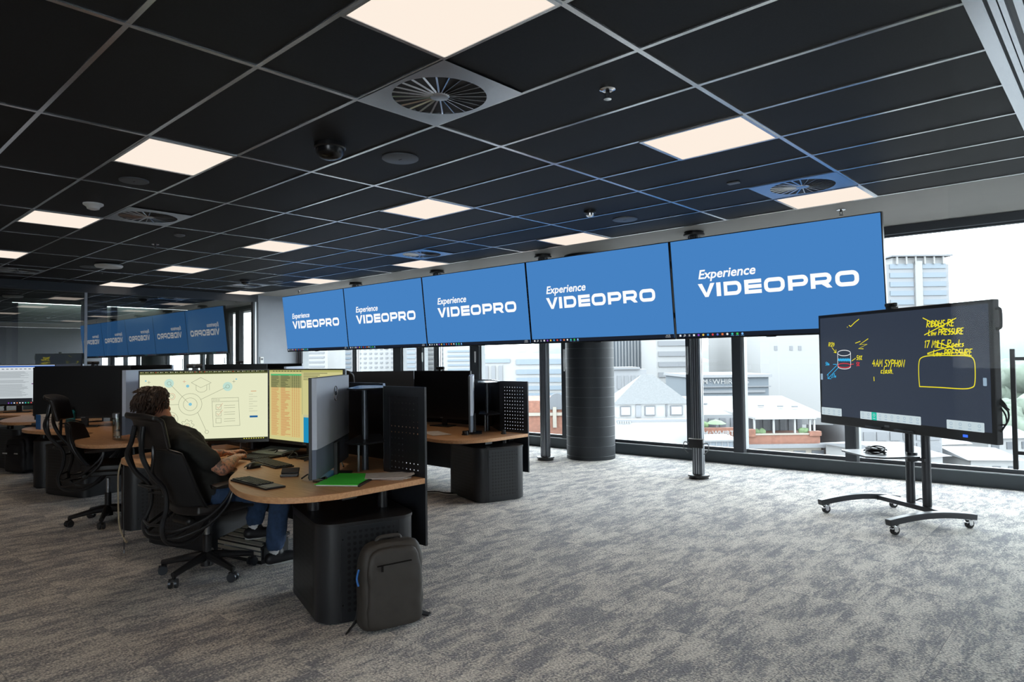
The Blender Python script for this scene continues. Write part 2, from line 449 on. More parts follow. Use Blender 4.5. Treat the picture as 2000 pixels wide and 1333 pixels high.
# window wall: kerb, head, mullions, glazed units
b = MB(); b.prism([(-18, FY(-18)), (5.2, FY(5.2)), (5.2, FY(5.2)+0.16), (-18, FY(-18)+0.16)], 0, 0.150, 0); b.prism([(-18, FY(-18)+0.01), (5.2, FY(5.2)+0.01), (5.2, FY(5.2)+0.03), (-18, FY(-18)+0.03)], 0.150, 0.158, 1)
struct(b.build('baseboard_back', [M['kerb'], M['metal']]))
b = MB(); b.prism([(-18, FY(-18)), (5.2, FY(5.2)), (5.2, FY(5.2)+0.2), (-18, FY(-18)+0.2)], 2.885, CEIL+0.02); b.prism([(-18, FY(-18)-0.02), (5.2, FY(5.2)-0.02), (5.2, FY(5.2)+0.05), (-18, FY(-18)+0.05)], 2.86, 2.895)
struct(b.build('trim_3', M['frame']))
def face_pt(x, dy, z): return (x, FY(x)+dy, z)
MULL = [(-15.7, -15.5), (-13.9, -13.7), (-12.85, -12.44), (-9.26, -9.02), (-8.56, -8.40), (-7.13, -6.90), (-5.09, -5.0), (-2.925, -2.80), (-2.255, -2.13), (-0.865, -0.75), (1.5, 1.62), (3.7, 3.82)]
for n, (x0, x1) in enumerate(MULL):
    b = MB()
    mid = x0+(x1-x0)*0.55
    if n == 2:
        b.prism([(x0, FY(x0)), (x1, FY(x1)), (x1, FY(x1)+0.16), (x0, FY(x0)+0.16)], 0.15, 2.89, 1)
        for k in range(4): b.b2((x0+0.10+k*0.07, FY(x0), 0.15), (x0+0.115+k*0.07, FY(x0)+0.03, 2.87), 0)
    else:
        b.prism([(x0, FY(x0)+0.02), (x1, FY(x1)+0.02), (x1, FY(x1)+0.15), (x0, FY(x0)+0.15)], 0.158, 2.88, 0)
        b.b2((x0-0.004, FY(x0)+0.08, 0.158), (x0+0.004, FY(x0)+0.12, 2.88), 0)
        b.b2((x1+0.001, FY(x1)+0.05, 0.158), (x1+0.035, FY(x1)+0.14, 2.88), 1)
    struct(b.build('trim_%d' % (n+4), [M['frame'], M['reveal']]))
for n in range(len(MULL)-1):
    x0 = MULL[n][1]; x1 = MULL[n+1][0]
    t = thing('window_%d' % (n+1), None, None, (x0, FY(x0), 0)); struct(t)
    b = MB()
    def P(xa, xb, za, zb): b.prism([(xa-x0, FY(xa)-FY(x0)+0.06), (xb-x0, FY(xb)-FY(x0)+0.06), (xb-x0, FY(xb)-FY(x0)+0.13), (xa-x0, FY(xa)-FY(x0)+0.13)], za, zb)
    P(x0, x1, 0.158, 0.205); P(x0, x1, 2.84, 2.885)
    b.build('window_frame', M['frame'], t)
    b = MB(); b.quad([(0, 0.10, 0.19), (x1-x0, FY(x1)-FY(x0)+0.10, 0.19), (x1-x0, FY(x1)-FY(x0)+0.10, 2.86), (0, 0.10, 2.86)]); b.build('glass_pane', M['winglass'], t)
# blind cord loops hanging beside some mullions
for n, (x, zb) in enumerate([(-8.37, 1.42), (-6.98, 1.40), (-5.02, 1.25), (-2.9, 1.21)]):
    b = MB(); b.tube(smooth_path([(0, 0, 1.6-zb), (0, 0, 0.05), (0.012, 0, 0.0), (0.024, 0, 0.05), (0.024, 0, 1.6-zb)], 5), 0.005, 6)
    o = b.build('blind_cord', M['white']); o.location = (x, FY(x)-0.012, zb+0.0)
    tag(o, ['white looped blind cord on the mullion left of the lowest-hung webcam', 'white looped blind cord on the mullion right of the black monitor webcam', 'thin blind cord hanging just left of the round column', 'pale looped blind cord hanging left of the thick silver display pole'][n], 'blind cord')

# glass partition
GY = [-6.2, -3.4, 0.06, 1.62, 4.86]
p1 = pY = None
for n in range(4):
    t = thing('door_1' if n == 9 else 'window_%d' % (len(MULL)+n), None, None, (XG, GY[n], 0)); struct(t)
    b = MB(); b.quad([(0, 0, 0.03), (0, GY[n+1]-GY[n], 0.03), (0, GY[n+1]-GY[n], 2.80), (0, 0, 2.80)]); b.build('glass_pane', M['partglass'], t)
b = MB()
b.b2((XG-0.06, -6.2, 2.80), (XG+0.04, 4.98, CEIL), 0); b.b2((XG-0.04, -6.2, 0), (XG+0.04, 4.98, 0.03), 0)
b.b2((XG-0.05, 4.86, 0), (XG+0.05, 4.98, 2.8), 0); b.b2((XG+0.05, 4.90, 0), (XG+0.056, 4.93, 2.8), 1)
struct(b.build('trim_20', [M['frame'], M['metal']]))
for k, y in enumerate((0.06, 1.62)):
    b = MB(); b.b2((XG-0.012, y-0.022, 0.03), (XG+0.012, y+0.022, 2.8)); struct(b.build('trim_%d' % (21+k), M['metal']))
# rooms beyond the glass
b = MB(); b.prism([(-18, FY(-18)-0.12), (-12.9, FY(-12.9)-0.12), (-12.9, FY(-12.9)-0.02), (-18, FY(-18)-0.02)], 0, CEIL); b.b2((-14.9, FY(-14.9)-0.15, 0.3), (-14.62, FY(-14.9)-0.1, 2.4), 1); b.b2((-15.5, FY(-15.5)-0.16, 0.3), (-15.4, FY(-15.5)-0.1, 2.4), 1); struct(b.build('wall_far_added', [M['wall2'], M['white']]))  # solid wall added to darken this room; white strips stand for bright panes
b = MB(); b.b2((-18.1, -6.2, 0), (-18, 6.2, CEIL)); struct(b.build('wall_far_left', M['wall2']))
b = MB(); b.b2((-17.95, -3.0, 0), (-17.9, -1.5, 2.4)); b.b2((-16.6, -2.3, 0), (-16.4, 1.2, CEIL), 0); b.b2((-16.7, 2.6, 0), (-16.5, 3.1, CEIL), 0)
b.b2((-17.99, 1.4, 0), (-17.9, 1.6, CEIL), 1); b.b2((-17.99, 3.6, 0), (-17.9, 3.75, CEIL), 1)
struct(b.build('wall_partition', [M['wall3'], M['frame']]))

# round column by the windows
cc = Vector((-4.11, 5.80, 0))
b = MB(); b.lathe([(0.352, 0), (0.352, CEIL)], seg=64)
for k in range(20): b.lathe([(0.3515, 0.14*k+0.05), (0.3535, 0.14*k+0.052), (0.3535, 0.14*k+0.054), (0.3515, 0.14*k+0.056)], seg=64, mi=1)
o = b.build('column', [M['column'], mat('column_joint', rgb(66, 70, 76), 0.4)]); o.location = cc; struct(o)

# ------------------------------------------------------------------ ceiling fittings
def light_panel(x1, y0, label):
    t = thing('ceiling_light', label, 'ceiling light', (x1-0.375, y0+0.3, CEIL-0.010), group='square ceiling light panels')
    b = MB()
    for a in ((-0.375, -0.30, 0.375, -0.283), (-0.375, 0.283, 0.375, 0.30), (-0.375, -0.283, -0.352, 0.283), (0.352, -0.283, 0.375, 0.283)): b.b2((a[0], a[1], -0.004), (a[2], a[3], 0.009))
    b.build('frame', M['grid'], t)
    b = MB(); b.b2((-0.352, -0.283, 0.0), (0.352, 0.283, 0.006)); b.build('diffuser', M['panel'], t)
    la = bpy.data.lights.new('panel_lamp', 'AREA'); la.shape = 'RECTANGLE'; la.size = 0.68; la.size_y = 0.54; la.energy = LAMP*(3 if x1 < -13 else 1); la.color = (1.0, 0.80, 0.60); la.spread = R(105)  # added panels beyond the partition get a stronger lamp
    lo = bpy.data.objects.new('panel_lamp', la); COL.objects.link(lo); lo.parent = t; lo.location = (0, 0, -0.008)
LIGHTS = [(0, -0.6, 'largest glowing light panel, cut by the top edge above the nearest swirl vent'),
 (0, 1.8, 'glowing light panel on the right of the ceiling, beside the long grid bar'),
 (0, 4.2, 'glowing light panel touching a swirl vent above the rightmost big screen'),
 (-3, -0.6, 'large glowing light panel on the upper left, left of the black dome'),
 (-3, 1.8, 'glowing light panel at mid ceiling, below the round speaker grille'),
 (-3, 4.2, 'glowing light panel against the plaster margin above the second big screen from the right'),
 (-6, -0.6, 'glowing light panel on the left between the white detector and the left edge vent'),
 (-6, 1.8, 'glowing light panel at mid left, right of the small round sensor'),
 (-6, 4.2, 'glowing light panel just below a swirl vent above the middle big screen'),
 (-9, -0.6, 'glowing light panel cut by the left edge of the picture'),
 (-9, 1.8, 'glowing light panel right of the flat white detector, above the glass partition'),
 (-9, 4.2, 'glowing light panel above the second big screen from the left'),
 (-11.86, 1.8, 'small far light panel just in front of the glass partition, at left'),
 (-11.86, 4.2, 'small far light panel beside the grey wall pier and leftmost big screen')]
LIGHTS += [(-14.2, -3.0, 'unseen added light panel in the room beyond the glass partition, near end'), (-14.2, -5.4, 'unseen added light panel in the room beyond the glass partition, far end'), (0, -3.0, 'unseen added light panel behind the camera, nearest the doorway'), (-3, -3.0, 'unseen added light panel behind the camera, second from the doorway'), (-6, -3.0, 'unseen added light panel behind the camera, third from the doorway'), (-9, -3.0, 'unseen added light panel behind the camera, nearest the glass partition'),  # extra panels, all out of view, added to light the room
 (0, -5.4, 'unseen added light panel by the back wall, nearest the doorway'), (-3, -5.4, 'unseen added light panel by the back wall, second from the doorway'), (-6, -5.4, 'unseen added light panel by the back wall, third from the doorway')]
for a in LIGHTS: light_panel(*a)

def make_vent():
    t = thing('ceiling_vent', '', 'ceiling vent', (0, 0, CEIL-0.010), group='round swirl air vents')
    b = MB(); n = 48; ro = 0.268
    cs = [(ro*math.cos(2*PI*k/n), ro*math.sin(2*PI*k/n)) for k in range(n)]
    sq = []
    for k in range(n):
        c_, s_ = math.cos(2*PI*k/n), math.sin(2*PI*k/n)
        q = min(0.372/abs(c_) if abs(c_) > 1e-6 else 9, 0.297/abs(s_) if abs(s_) > 1e-6 else 9); sq.append((c_*q, s_*q))
    corners = []
    for k in range(n):
        j = (k+1) % n
        b.quad([(cs[k][0], cs[k][1], 0), (sq[k][0], sq[k][1], 0), (sq[j][0], sq[j][1], 0), (cs[j][0], cs[j][1], 0)])
        b.quad([(cs[k][0], cs[k][1], 0), (cs[j][0], cs[j][1], 0), (cs[j][0], cs[j][1], 0.009), (cs[k][0], cs[k][1], 0.009)])
        if abs(sq[k][0]) > 0.3719 and abs(sq[j][1]) > 0.2969 or abs(sq[k][1]) > 0.2969 and abs(sq[j][0]) > 0.3719:
            cx = math.copysign(0.372, sq[k][0]); cy = math.copysign(0.297, sq[k][1])
            b.quad([(sq[k][0], sq[k][1], 0), (cx, cy, 0), (sq[j][0], sq[j][1], 0)])
    b.build('face_plate', M['grid2'], t)
    b = MB(); b.lathe([(0.0, 0.008), (0.268, 0.008), (0.268, 0.0095), (0.0, 0.0095)], seg=32); b.build('shade_disc', M['blackm'], t)  # black disc stands in for the shaded opening behind the blades
    b = MB(); b.lathe([(0.0, -0.006), (0.05, -0.004), (0.058, 0.002), (0.0, 0.006)], seg=24); b.build('hub', M['grid2'], t)
    for k in range(24):
        a = 2*PI*k/24
        b = MB(); rot = Matrix.Rotation(a, 3, 'Z') @ Matrix.Rotation(0.5, 3, 'X')
        b.box(Vector((math.cos(a), math.sin(a), 0))*0.160+Vector((0, 0, 0.002)), (0.215, 0.011, 0.0015), 0, rot)
        b.build('blade', M['grid2'], t)
    return t
M['grid2'] = mat('vent_metal', rgb(185, 190, 198), 0.25, metal=0.85)
vent0 = make_vent()
VENTS = [(-1.125, 0.3, 'largest swirl air vent, nearest the camera below the top light panel'), (-0.375, 3.9, 'swirl air vent touching the light panel above the rightmost big screen'),
 (-5.625, 0.3, 'swirl air vent on the left ceiling, right of the white detector'), (-5.62, 3.9, 'swirl air vent at mid ceiling above the middle big screen'),
 (-11.2, 0.3, 'dark swirl air vent at the left edge above the glass partition'), (-10.9, 3.9, 'small far swirl air vent near the grey wall pier')]
for k, (x, y, lb) in enumerate(VENTS):
    v = vent0 if k == 0 else dup(vent0)
    v.location = (x, y, CEIL-0.010); v['label'] = lb
def fit(name, label, cat, x, y, parts, z=CEIL):
    t = thing(name, label, cat, (x, y, z))
    for pn, prof, m in parts:
        b = MB(); b.lathe(prof, seg=32); b.build(pn, m, t)
    return t
M['spk'] = mat('speaker_grille', rgb(92, 96, 102), 0.5, metal=0.2)
for (x, y, r_, lb) in [(-2.23, 0.88, 0.135, 'grey round speaker grille below the largest vent'), (-2.27, 3.96, 0.135, 'grey round speaker grille above the second big screen from the right'),
   (-4.25, -0.28, 0.11, 'dark round speaker grille below the upper-left light panel'), (-9.9, 3.96, 0.135, 'small far speaker grille left of a light panel above the leftmost screens'), (-10.02, 0.97, 0.135, 'dark round speaker grille left of the flat white detector')]:
    t = fit('ceiling_speaker', lb, 'ceiling speaker', x, y, [('grille', [(0, -0.012), (r_*0.95, -0.012), (r_, -0.008), (r_, 0.0)], M['spk'])])
    t['group'] = 'round ceiling speakers'
    b = MB(); b.b2((-0.018, -0.003, -0.0135), (0.018, 0.003, -0.012)); b.build('slot', M['blackm'], t)
fit('dome_camera', 'large black dome camera hanging from the ceiling left of the biggest vent', 'dome camera', -2.32, 0.34,
    [('housing', [(0.105, 0), (0.108, -0.028), (0.10, -0.035)], M['black']), ('dome', [(0.098, -0.034), (0.094, -0.065), (0.075, -0.092), (0.04, -0.106), (0, -0.11)], M['gloss'])])
fit('dome_camera', 'small black dome camera beside a speaker grille, right of mid ceiling', 'dome camera', -2.3, 3.36, [('housing', [(0.062, 0), (0.062, -0.02), (0.05, -0.03)], M['black']), ('dome', [(0.045, -0.03), (0.042, -0.05), (0.02, -0.066), (0, -0.068)], M['chrome'])])
fit('dome_camera', 'small far dome camera next to the small far vent', 'dome camera', -10.1, 3.47, [('housing', [(0.09, 0), (0.09, -0.03), (0.07, -0.045)], M['black']), ('dome', [(0.065, -0.045), (0.06, -0.07), (0.03, -0.09), (0, -0.093)], M['gloss'])])
fit('smoke_detector', 'white lobed smoke detector on the left ceiling beside a vent', 'smoke detector', -5.39, -0.26, [('base', [(0.085, 0), (0.085, -0.012), (0.06, -0.03)], M['white']), ('sensor', [(0.058, -0.03), (0.05, -0.05), (0.03, -0.058), (0, -0.06)], M['white'])])
fit('wireless_access_point', 'flat white ceiling access point above the glass partition', 'access point', -9.54, 1.09, [('shell', [(0.0, 0.0), (0.05, 0), (0.05, -0.012), (0.18, -0.015), (0.19, -0.03), (0.17, -0.055), (0, -0.06)], M['white'])])
fit('ceiling_sensor', 'tiny round grey sensor right of the left ceiling vent', 'sensor', -6.44, 0.92, [('body', [(0.06, 0), (0.058, -0.012), (0.03, -0.022), (0, -0.024)], M['grey'])])
o = MB().b2((-0.05, -0.03, -0.014), (0.05, 0.03, 0)).build('exit_sensor', M['grey'], bevel=0.004); o.location = (-0.76, 3.34, CEIL); tag(o, 'small flat rectangular plate left of the right-hand vent', 'ceiling plate')
for (x, y, lb) in [(-0.39, 0.9, 'chrome sprinkler head right of the biggest vent'), (-0.44, 5.2, 'sprinkler head on the plaster margin above the rightmost big screen'), (-7.28, 0.95, 'tiny dark sprinkler head below the left ceiling vent'), (-11.2, 5.17, 'tiny far sprinkler head above the leftmost big screen')]:
    t = fit('sprinkler', lb, 'sprinkler', x, y, [('collar', [(0.0, 0), (0.045, 0), (0.045, -0.004), (0.028, -0.012), (0.018, -0.01), (0.018, -0.001)], M['chrome']), ('deflector', [(0.0, -0.058), (0.022, -0.058), (0.022, -0.054), (0, -0.052)], M['chrome'])])
    b = MB(); b.cyl((0, 0, 0), (0, 0, -0.02), 0.011); b.tube([(0.011, 0, -0.018), (0.015, 0, -0.035), (0.004, 0, -0.054)], 0.003, 6); b.tube([(-0.011, 0, -0.018), (-0.015, 0, -0.035), (-0.004, 0, -0.054)], 0.003, 6); b.build('body', M['blackm'], t)

# thermostat on the grey pier
t = thing('thermostat', 'white wall thermostat on the grey pier left of the big screens', 'thermostat', (XG+0.0, 5.08, 1.50), rz=R(90))
MB().b2((-0.04, -0.018, -0.07), (0.04, 0, 0.07)).build('case', M['white'], t, bevel=0.004); MB().b2((-0.026, -0.021, 0.0), (0.026, -0.017, 0.045)).build('display', M['grey'], t)

# ------------------------------------------------------------------ video wall
M['blue'] = emat('screen_blue', rgb(70, 130, 195), 1.0)
M['lwhite'] = emat('screen_white', (1, 1, 1, 1), 1.0)
M['bar'] = emat('screen_taskbar', rgb(28, 34, 46), 1.0)
ICON = [emat('icon_%s' % n, rgb(*c)) for n, c in (('white', (225, 230, 235)), ('purple', (140, 70, 190)), ('yellow', (225, 190, 90)), ('azure', (60, 140, 215)), ('red', (205, 70, 70)), ('indigo', (90, 110, 200)), ('orange', (220, 120, 70)), ('teal', (60, 190, 190)), ('green', (60, 190, 90)), ('sky', (120, 180, 240)))]
def videopro(d, x, z, h, m):
    """wide squared letters; h = cap height"""
    w_ = 0.27*h; k = 1.32*h; g = 0.22*h; hw = w_/2
    def rr(x0, r_): return [(x0+r_*0, 0)]
    # V
    d.poly([(x, z+h), (x+w_*1.25, z+h), (x+k*0.5, z+h*0.30), (x+k*0.5, z), (x+k*0.40, z)], m)
    d.poly([(x+k, z+h), (x+k-w_*1.25, z+h), (x+k*0.5, z+h*0.30), (x+k*0.5, z), (x+k*0.60, z)][::-1], m); x += k+g*0.55
    d.rect(x, z, x+w_*1.25, z+h, m); x += w_*1.25+g
    P = [(x+hw, z+hw), (x+hw, z+h-hw)] + arc(x+k-hw-0.3*h, z+h-hw-0.3*h, 0.3*h, PI/2, 0, 5) + arc(x+k-hw-0.3*h, z+hw+0.3*h, 0.3*h, 0, -PI/2, 5)
    d.stroke(P, w_, m, True); x += k+g
    d.rect(x, z, x+w_*1.1, z+h, m); e = k*0.93
    for zz in (0, h/2-w_/2, h-w_): d.rect(x+w_*1.1, z+zz, x+e, z+zz+w_, m)
    x += e+g*0.8
    P = rrect(x+hw, z+hw, x+k+0.1*h-hw, z+h-hw, 0.27*h, 5); d.stroke(P, w_, m, True); x += k+0.1*h+g
    for ch in 'PR':
        bot = z+h*0.36
        d.rect(x, z, x+w_*1.1, z+h, m); rr_ = (h-w_-h*0.36+hw)/2*0.95
        P = [(x+w_, z+h-hw)] + arc(x+k-hw-rr_, z+h-hw-rr_, rr_, PI/2, -PI/2, 8) + [(x+w_, z+h-hw-2*rr_)]
        d.stroke(P, w_, m)
        if ch == 'R': d.poly([(x+k*0.52, z+h-w_-2*rr_), (x+k*0.82, z+h-w_-2*rr_+w_*0.3), (x+k*1.02, z), (x+k*0.78, z)], m)
        x += k+g*(0.7 if ch == 'P' else 1.0)
    P = rrect(x+hw, z+hw, x+k+0.1*h-hw, z+h-hw, 0.27*h, 5); d.stroke(P, w_, m, True); x += k+0.1*h
    return x
def tv_screen():
    W, Hh = 2.168, 1.115
    t = thing('video_wall_display', '', 'display screen', group='row of five blue display screens')
    b = MB(); b.b2((0, 0.0, 0), (W, 0.055, Hh)); b.b2((0.35, 0.055, 0.2), (W-0.35, 0.10, Hh-0.2)); b.build('housing', M['black'], t, bevel=0.003)
    b = MB(); b.b2((0.010, -0.004, 0.018), (W-0.010, 0.002, Hh-0.010)); b.build('screen', M['blue'], t)
    d = Draw(-0.006)
    x1 = videopro(Draw(), 0, 0, 0.155, M['lwhite'])
    k = 1.64/x1
    videopro(d, 0.31, 0.455, 0.155*k, M['lwhite'])
    d.text(0.315, 0.455+0.155*k+0.055, 'Experience', 0.137, M['lwhite'], shear=0.22, bold=0.0030, sx=1.05)
    d.build('lettering', t)
    d = Draw(-0.0055); d.rect(0.010, 0.018, W-0.010, 0.062, M['bar']); d.build('taskbar', t)
    seq = [0, 0, 0, 0, 1, 2, 3, 4, 5, 6, 0, 7, 8, 9]
    for i, c in enumerate(seq):
        d = Draw(-0.0065); xx = 0.04+i*0.056
        if i == 1: d.circle(xx+0.014, 0.042, 0.009, 0.004, ICON[0], 10); d.stroke([(xx+0.006, 0.033), (xx-0.002, 0.026)], 0.004, ICON[0])
        elif i == 2:
            for q in (0, 1, 2): d.rect(xx+0.004, 0.030+q*0.008, xx+0.024, 0.033+q*0.008, ICON[0])
        elif i % 3 == 0: d.rect(xx+0.003, 0.029, xx+0.026, 0.051, ICON[c])
        else: d.disc(xx+0.014, 0.040, 0.0125, ICON[c], 10)
        if i > 10: d.rect(xx-0.004, 0.0195, xx+0.032, 0.0225, ICON[9])
        d.build('taskbar_icon', t)
    d = Draw(-0.0065); d.text(W-0.115, 0.044, '2:47 PM', 0.017, ICON[0]); d.text(W-0.125, 0.026, '12/10/2022', 0.015, ICON[0]); d.build('clock', t)
    b = MB(); b.b2((W/2-0.05, -0.003, -0.006), (W/2+0.05, 0.03, 0)); b.build('sensor_bar', M['black'], t)
    return t
tv0 = tv_screen()
TVL = ['leftmost blue screen of the hanging video wall, next to the grey pier', 'second blue screen from the left in the hanging video wall', 'middle blue screen of the hanging video wall', 'second blue screen from the right in the hanging video wall, in front of the column', 'rightmost and largest-looking blue screen, partly behind the mobile whiteboard']
for k in range(5):
    v = tv0 if k == 0 else dup(tv0)
    v.location = (-11.262+k*2.2605, 4.95, 1.662); v.scale = (1.036, 1.036, 1.036); v.rotation_euler = (R(6.0), 0, 0); v['label'] = TVL[k]
# floor-to-ceiling poles carrying the screens
def pole():
    t = thing('display_pole', '', 'display pole', group='floor-to-ceiling poles carrying the screens')
    b = MB()
    b.prism(rrect(-0.062, -0.05, 0.062, 0.05, 0.02), 0.03, CEIL-0.03, 0)
    for k in (-1, 0, 1): b.b2((k*0.03-0.006, -0.056, 0.05), (k*0.03+0.006, -0.048, CEIL-0.05), 1)
    b.b2((0.056, -0.03, 0.05), (0.066, -0.008, CEIL-0.05), 1); b.b2((0.056, 0.008, 0.05), (0.066, 0.03, CEIL-0.05), 1)
    b.build('post', [M['postd'], M['metal']], t)
    for nm, z in (('base_disc', 0.0), ('ceiling_disc', CEIL-0.05)):
        b = MB(); s_ = 1 if z == 0 else -1; z0 = 0 if z == 0 else CEIL
        b.lathe([(0.0, z0), (0.115, z0), (0.115, z0+s_*0.012), (0.10, z0+s_*0.014), (0.10, z0+s_*0.024), (0.125, z0+s_*0.026), (0.125, z0+s_*0.045), (0.11, z0+s_*0.052), (0, z0+s_*0.052)], seg=36); b.build(nm, M['black'], t)
    b = MB()
    for z in (1.95, 2.55): b.b2((-0.6, -0.32 if z > 2.2 else -0.26, z-0.03), (0.6, -0.28 if z > 2.2 else -0.22, z+0.03)); b.b2((-0.05, -0.30 if z > 2.2 else -0.25, z-0.04), (0.05, -0.03, z+0.04))
    b.build('screen_bracket', M['black'], t)
    return t
M['postd'] = mat('pole_dark_anodised', rgb(78, 82, 88), 0.3, metal=0.55)
p0 = pole()
for k, (x, lb) in enumerate([(-9.18, 'far silver pole under the joint of the first and second blue screens'), (-6.81, 'silver pole under the joint of the second and middle blue screens'), (-4.49, 'dark silver pole standing just left of the round column'), (-2.11, 'nearest silver pole with a small black box clamped on it, right of the column')]):
    v = p0 if k == 0 else dup(p0)
    v.location = (x, 5.22, 0); v['label'] = lb
t = thing('socket_box', 'small black socket box clamped to the nearest silver pole', 'socket box', (-2.10, 5.165, 0.42))
MB().b2((-0.09, -0.035, -0.05), (0.09, -0.002, 0.05)).build('case', M['black'], t, bevel=0.005)
MB().b2((-0.095, -0.02, 0.05), (0.11, 0.0, 0.058)).build('top_plate', M['white'], t)
for sx in (-1, 1):
    MB().tube(smooth_path([(sx*0.09, -0.02, 0.0), (sx*0.15, -0.02, 0.01), (sx*0.16, -0.02, -0.06), (sx*0.10, -0.02, -0.12)]), 0.006, 6).build('cable', M['grey'], t)

# ------------------------------------------------------------------ control desks
def woodmat():
    m = bpy.data.materials.new('beech_laminate'); m.use_nodes = True
    t = m.node_tree; b = t.nodes['Principled BSDF']; L = t.links.new; N = t.nodes.new
    tc = N('ShaderNodeTexCoord'); mp = N('ShaderNodeMapping'); mp.inputs['Scale'].default_value = (2.2, 38, 38); L(tc.outputs['Object'], mp.inputs['Vector'])
    n = N('ShaderNodeTexNoise'); n.inputs['Scale'].default_value = 2.4; n.inputs['Detail'].default_value = 6; n.inputs['Roughness'].default_value = 0.6; L(mp.outputs[0], n.inputs['Vector'])
    r = N('ShaderNodeValToRGB'); r.color_ramp.elements[0].position = 0.32; r.color_ramp.elements[1].position = 0.7
    r.color_ramp.elements[0].color = rgb(196, 143, 99); r.color_ramp.elements[1].color = rgb(224, 174, 127)
    L(n.outputs['Fac'], r.inputs['Fac']); L(r.outputs['Color'], b.inputs['Base Color'])
    b.inputs['Roughness'].default_value = 0.42; b.inputs['Specular IOR Level'].default_value = 0.35
    return m
M['wood'] = woodmat()
M['silver'] = mat('monitor_silver_back', rgb(206, 212, 224), 0.38, metal=0.25)
M['silverd'] = mat('monitor_dark_back', rgb(104, 114, 130), 0.45, metal=0.1)
M['scroff'] = mat('monitor_screen_off', rgb(16, 17, 19), 0.32, spec=0.4)
M['scroffb'] = mat('monitor_screen_off_matte', rgb(46, 41, 40), 0.45, spec=0.4)
DX = -2.87
def desk():
    t = thing('control_desk', '', 'desk', (DX, 0, 0), group='curved control room desks')
    half = [(1.37, 0.482), (1.37, -0.06), (1.355, -0.17), (1.31, -0.29), (1.235, -0.39), (1.12, -0.45), (1.0, -0.466), (0.86, -0.458), (0.70, -0.42), (0.52, -0.36), (0.36, -0.28), (0.22, -0.19), (0.10, -0.11), (0.0, -0.08)]
    left = [(-x, y) for x, y in reversed(half[:-1])]
    rim = [tuple(p)[:2] for p in smooth_path([(x, y, 0) for x, y in half+left], 3)]
    poly = rim+[(-0.95, 0.482), (-0.5, 0.81), (0.5, 0.81), (0.95, 0.482)]
    b = MB(); b.prism(poly[::-1], 0.688, 0.722); b.build('worktop', M['wood'], t, bevel=0.003)
    # perforated back screen, folded behind the monitors
    pts = [(1.37, 0.49), (0.95, 0.49), (0.5, 0.82), (-0.5, 0.82), (-0.95, 0.49), (-1.37, 0.49)]
    for i in range(5):
        (xa, ya), (xb, yb) = pts[i], pts[i+1]
        b = MB(); b.tube([(xa, ya, 0), (xb, yb, 0)], 0.001, 4) if False else None
        dx, dy = xb-xa, yb-ya; L_ = math.hypot(dx, dy); nx, ny = dy/L_*0.008, -dx/L_*0.008
        def q(s_, z, k): return (xa+dx*s_+nx*k, ya+dy*s_+ny*k, z)
        # solid rim and a perforated field
        m0, m1 = 0.06/L_, 1-0.06/L_
        fields = [(0.90, 1.21)] if i in (0, 4) else [(0.36, 1.2)]
        if i in (0, 4): fields = [(0.74, 1.22)]
        zs = [0.305]+[z for f_ in fields for z in f_]+[1.283]
        for k in range(0, len(zs)-1):
            z0, z1 = zs[k], zs[k+1]
            if k % 2 == 0: b.prism([q(0, 0, -1)[:2], q(1, 0, -1)[:2], q(1, 0, 1)[:2], q(0, 0, 1)[:2]], z0, z1, 0)
            elif i in (1, 2, 3): b.prism([q(0, 0, -1)[:2], q(1, 0, -1)[:2], q(1, 0, 1)[:2], q(0, 0, 1)[:2]], z0, z1, 0)
            else:
                b.prism([q(0, 0, -1)[:2], q(m0, 0, -1)[:2], q(m0, 0, 1)[:2], q(0, 0, 1)[:2]], z0, z1, 0); b.prism([q(m1, 0, -1)[:2], q(1, 0, -1)[:2], q(1, 0, 1)[:2], q(m1, 0, 1)[:2]], z0, z1, 0)
                uv_quad(b, [q(m0, z0, 0), q(m1, z0, 0), q(m1, z1, 0), q(m0, z1, 0)], 1)
        b.build('back_screen', [M['gloss'] if i in (1, 2, 3) else M['powder'], M['perft']], t)
    # top cover of the screen, behind the monitors
    for s_ in (1, -1):
        b = MB(); b.prism([(s_*x, y) for x, y in ((0.94, 0.485), (0.5, 0.81), (0.42, 0.66), (0.80, 0.30), (0.94, 0.28))][::s_], 1.262, 1.272); b.build('top_cover', M['gloss'], t)
        # equipment shelf and its pole behind the wing monitor
        b = MB(); b.prism([(s_*x, y) for x, y in ((0.98, 0.47), (0.62, 0.70), (0.52, 0.60), (0.86, 0.24), (1.0, 0.28))][::s_], 0.915, 0.925); b.cyl((s_*0.84, 0.36, 0.722), (s_*0.84, 0.36, 0.915), 0.008, mi=1, seg=8); b.build('equipment_shelf', [M['black'], M['metal']], t)
        b = MB(); b.cyl((s_*0.80, 0.44, 0.722), (s_*0.80, 0.44, 1.262), 0.022, seg=16); b.build('screen_pole', M['metald'], t)
    b = MB(); b.b2((-1.2, 0.0, 0.64), (1.2, 0.10, 0.686)); b.b2((-1.2, 0.36, 0.64), (1.2, 0.44, 0.686)); b.b2((0.98, -0.25, 0.655), (1.08, 0.47, 0.686)); b.b2((-1.08, -0.25, 0.655), (-0.98, 0.47, 0.686)); b.build('under_frame', M['black'], t)
    b = MB(); b.b2((0.52, -0.30, 0.672), (0.68, -0.24, 0.688)); b.b2((0.60, -0.305, 0.665), (0.64, -0.285, 0.675), 1); b.build('height_control', [M['grey'], M['metal']], t)
    # modesty panel under the worktop
    b = MB(); b.b2((-1.1, 0.50, 0.22), (1.1, 0.52, 0.62)); b.build('modesty_panel', M['powder'], t)
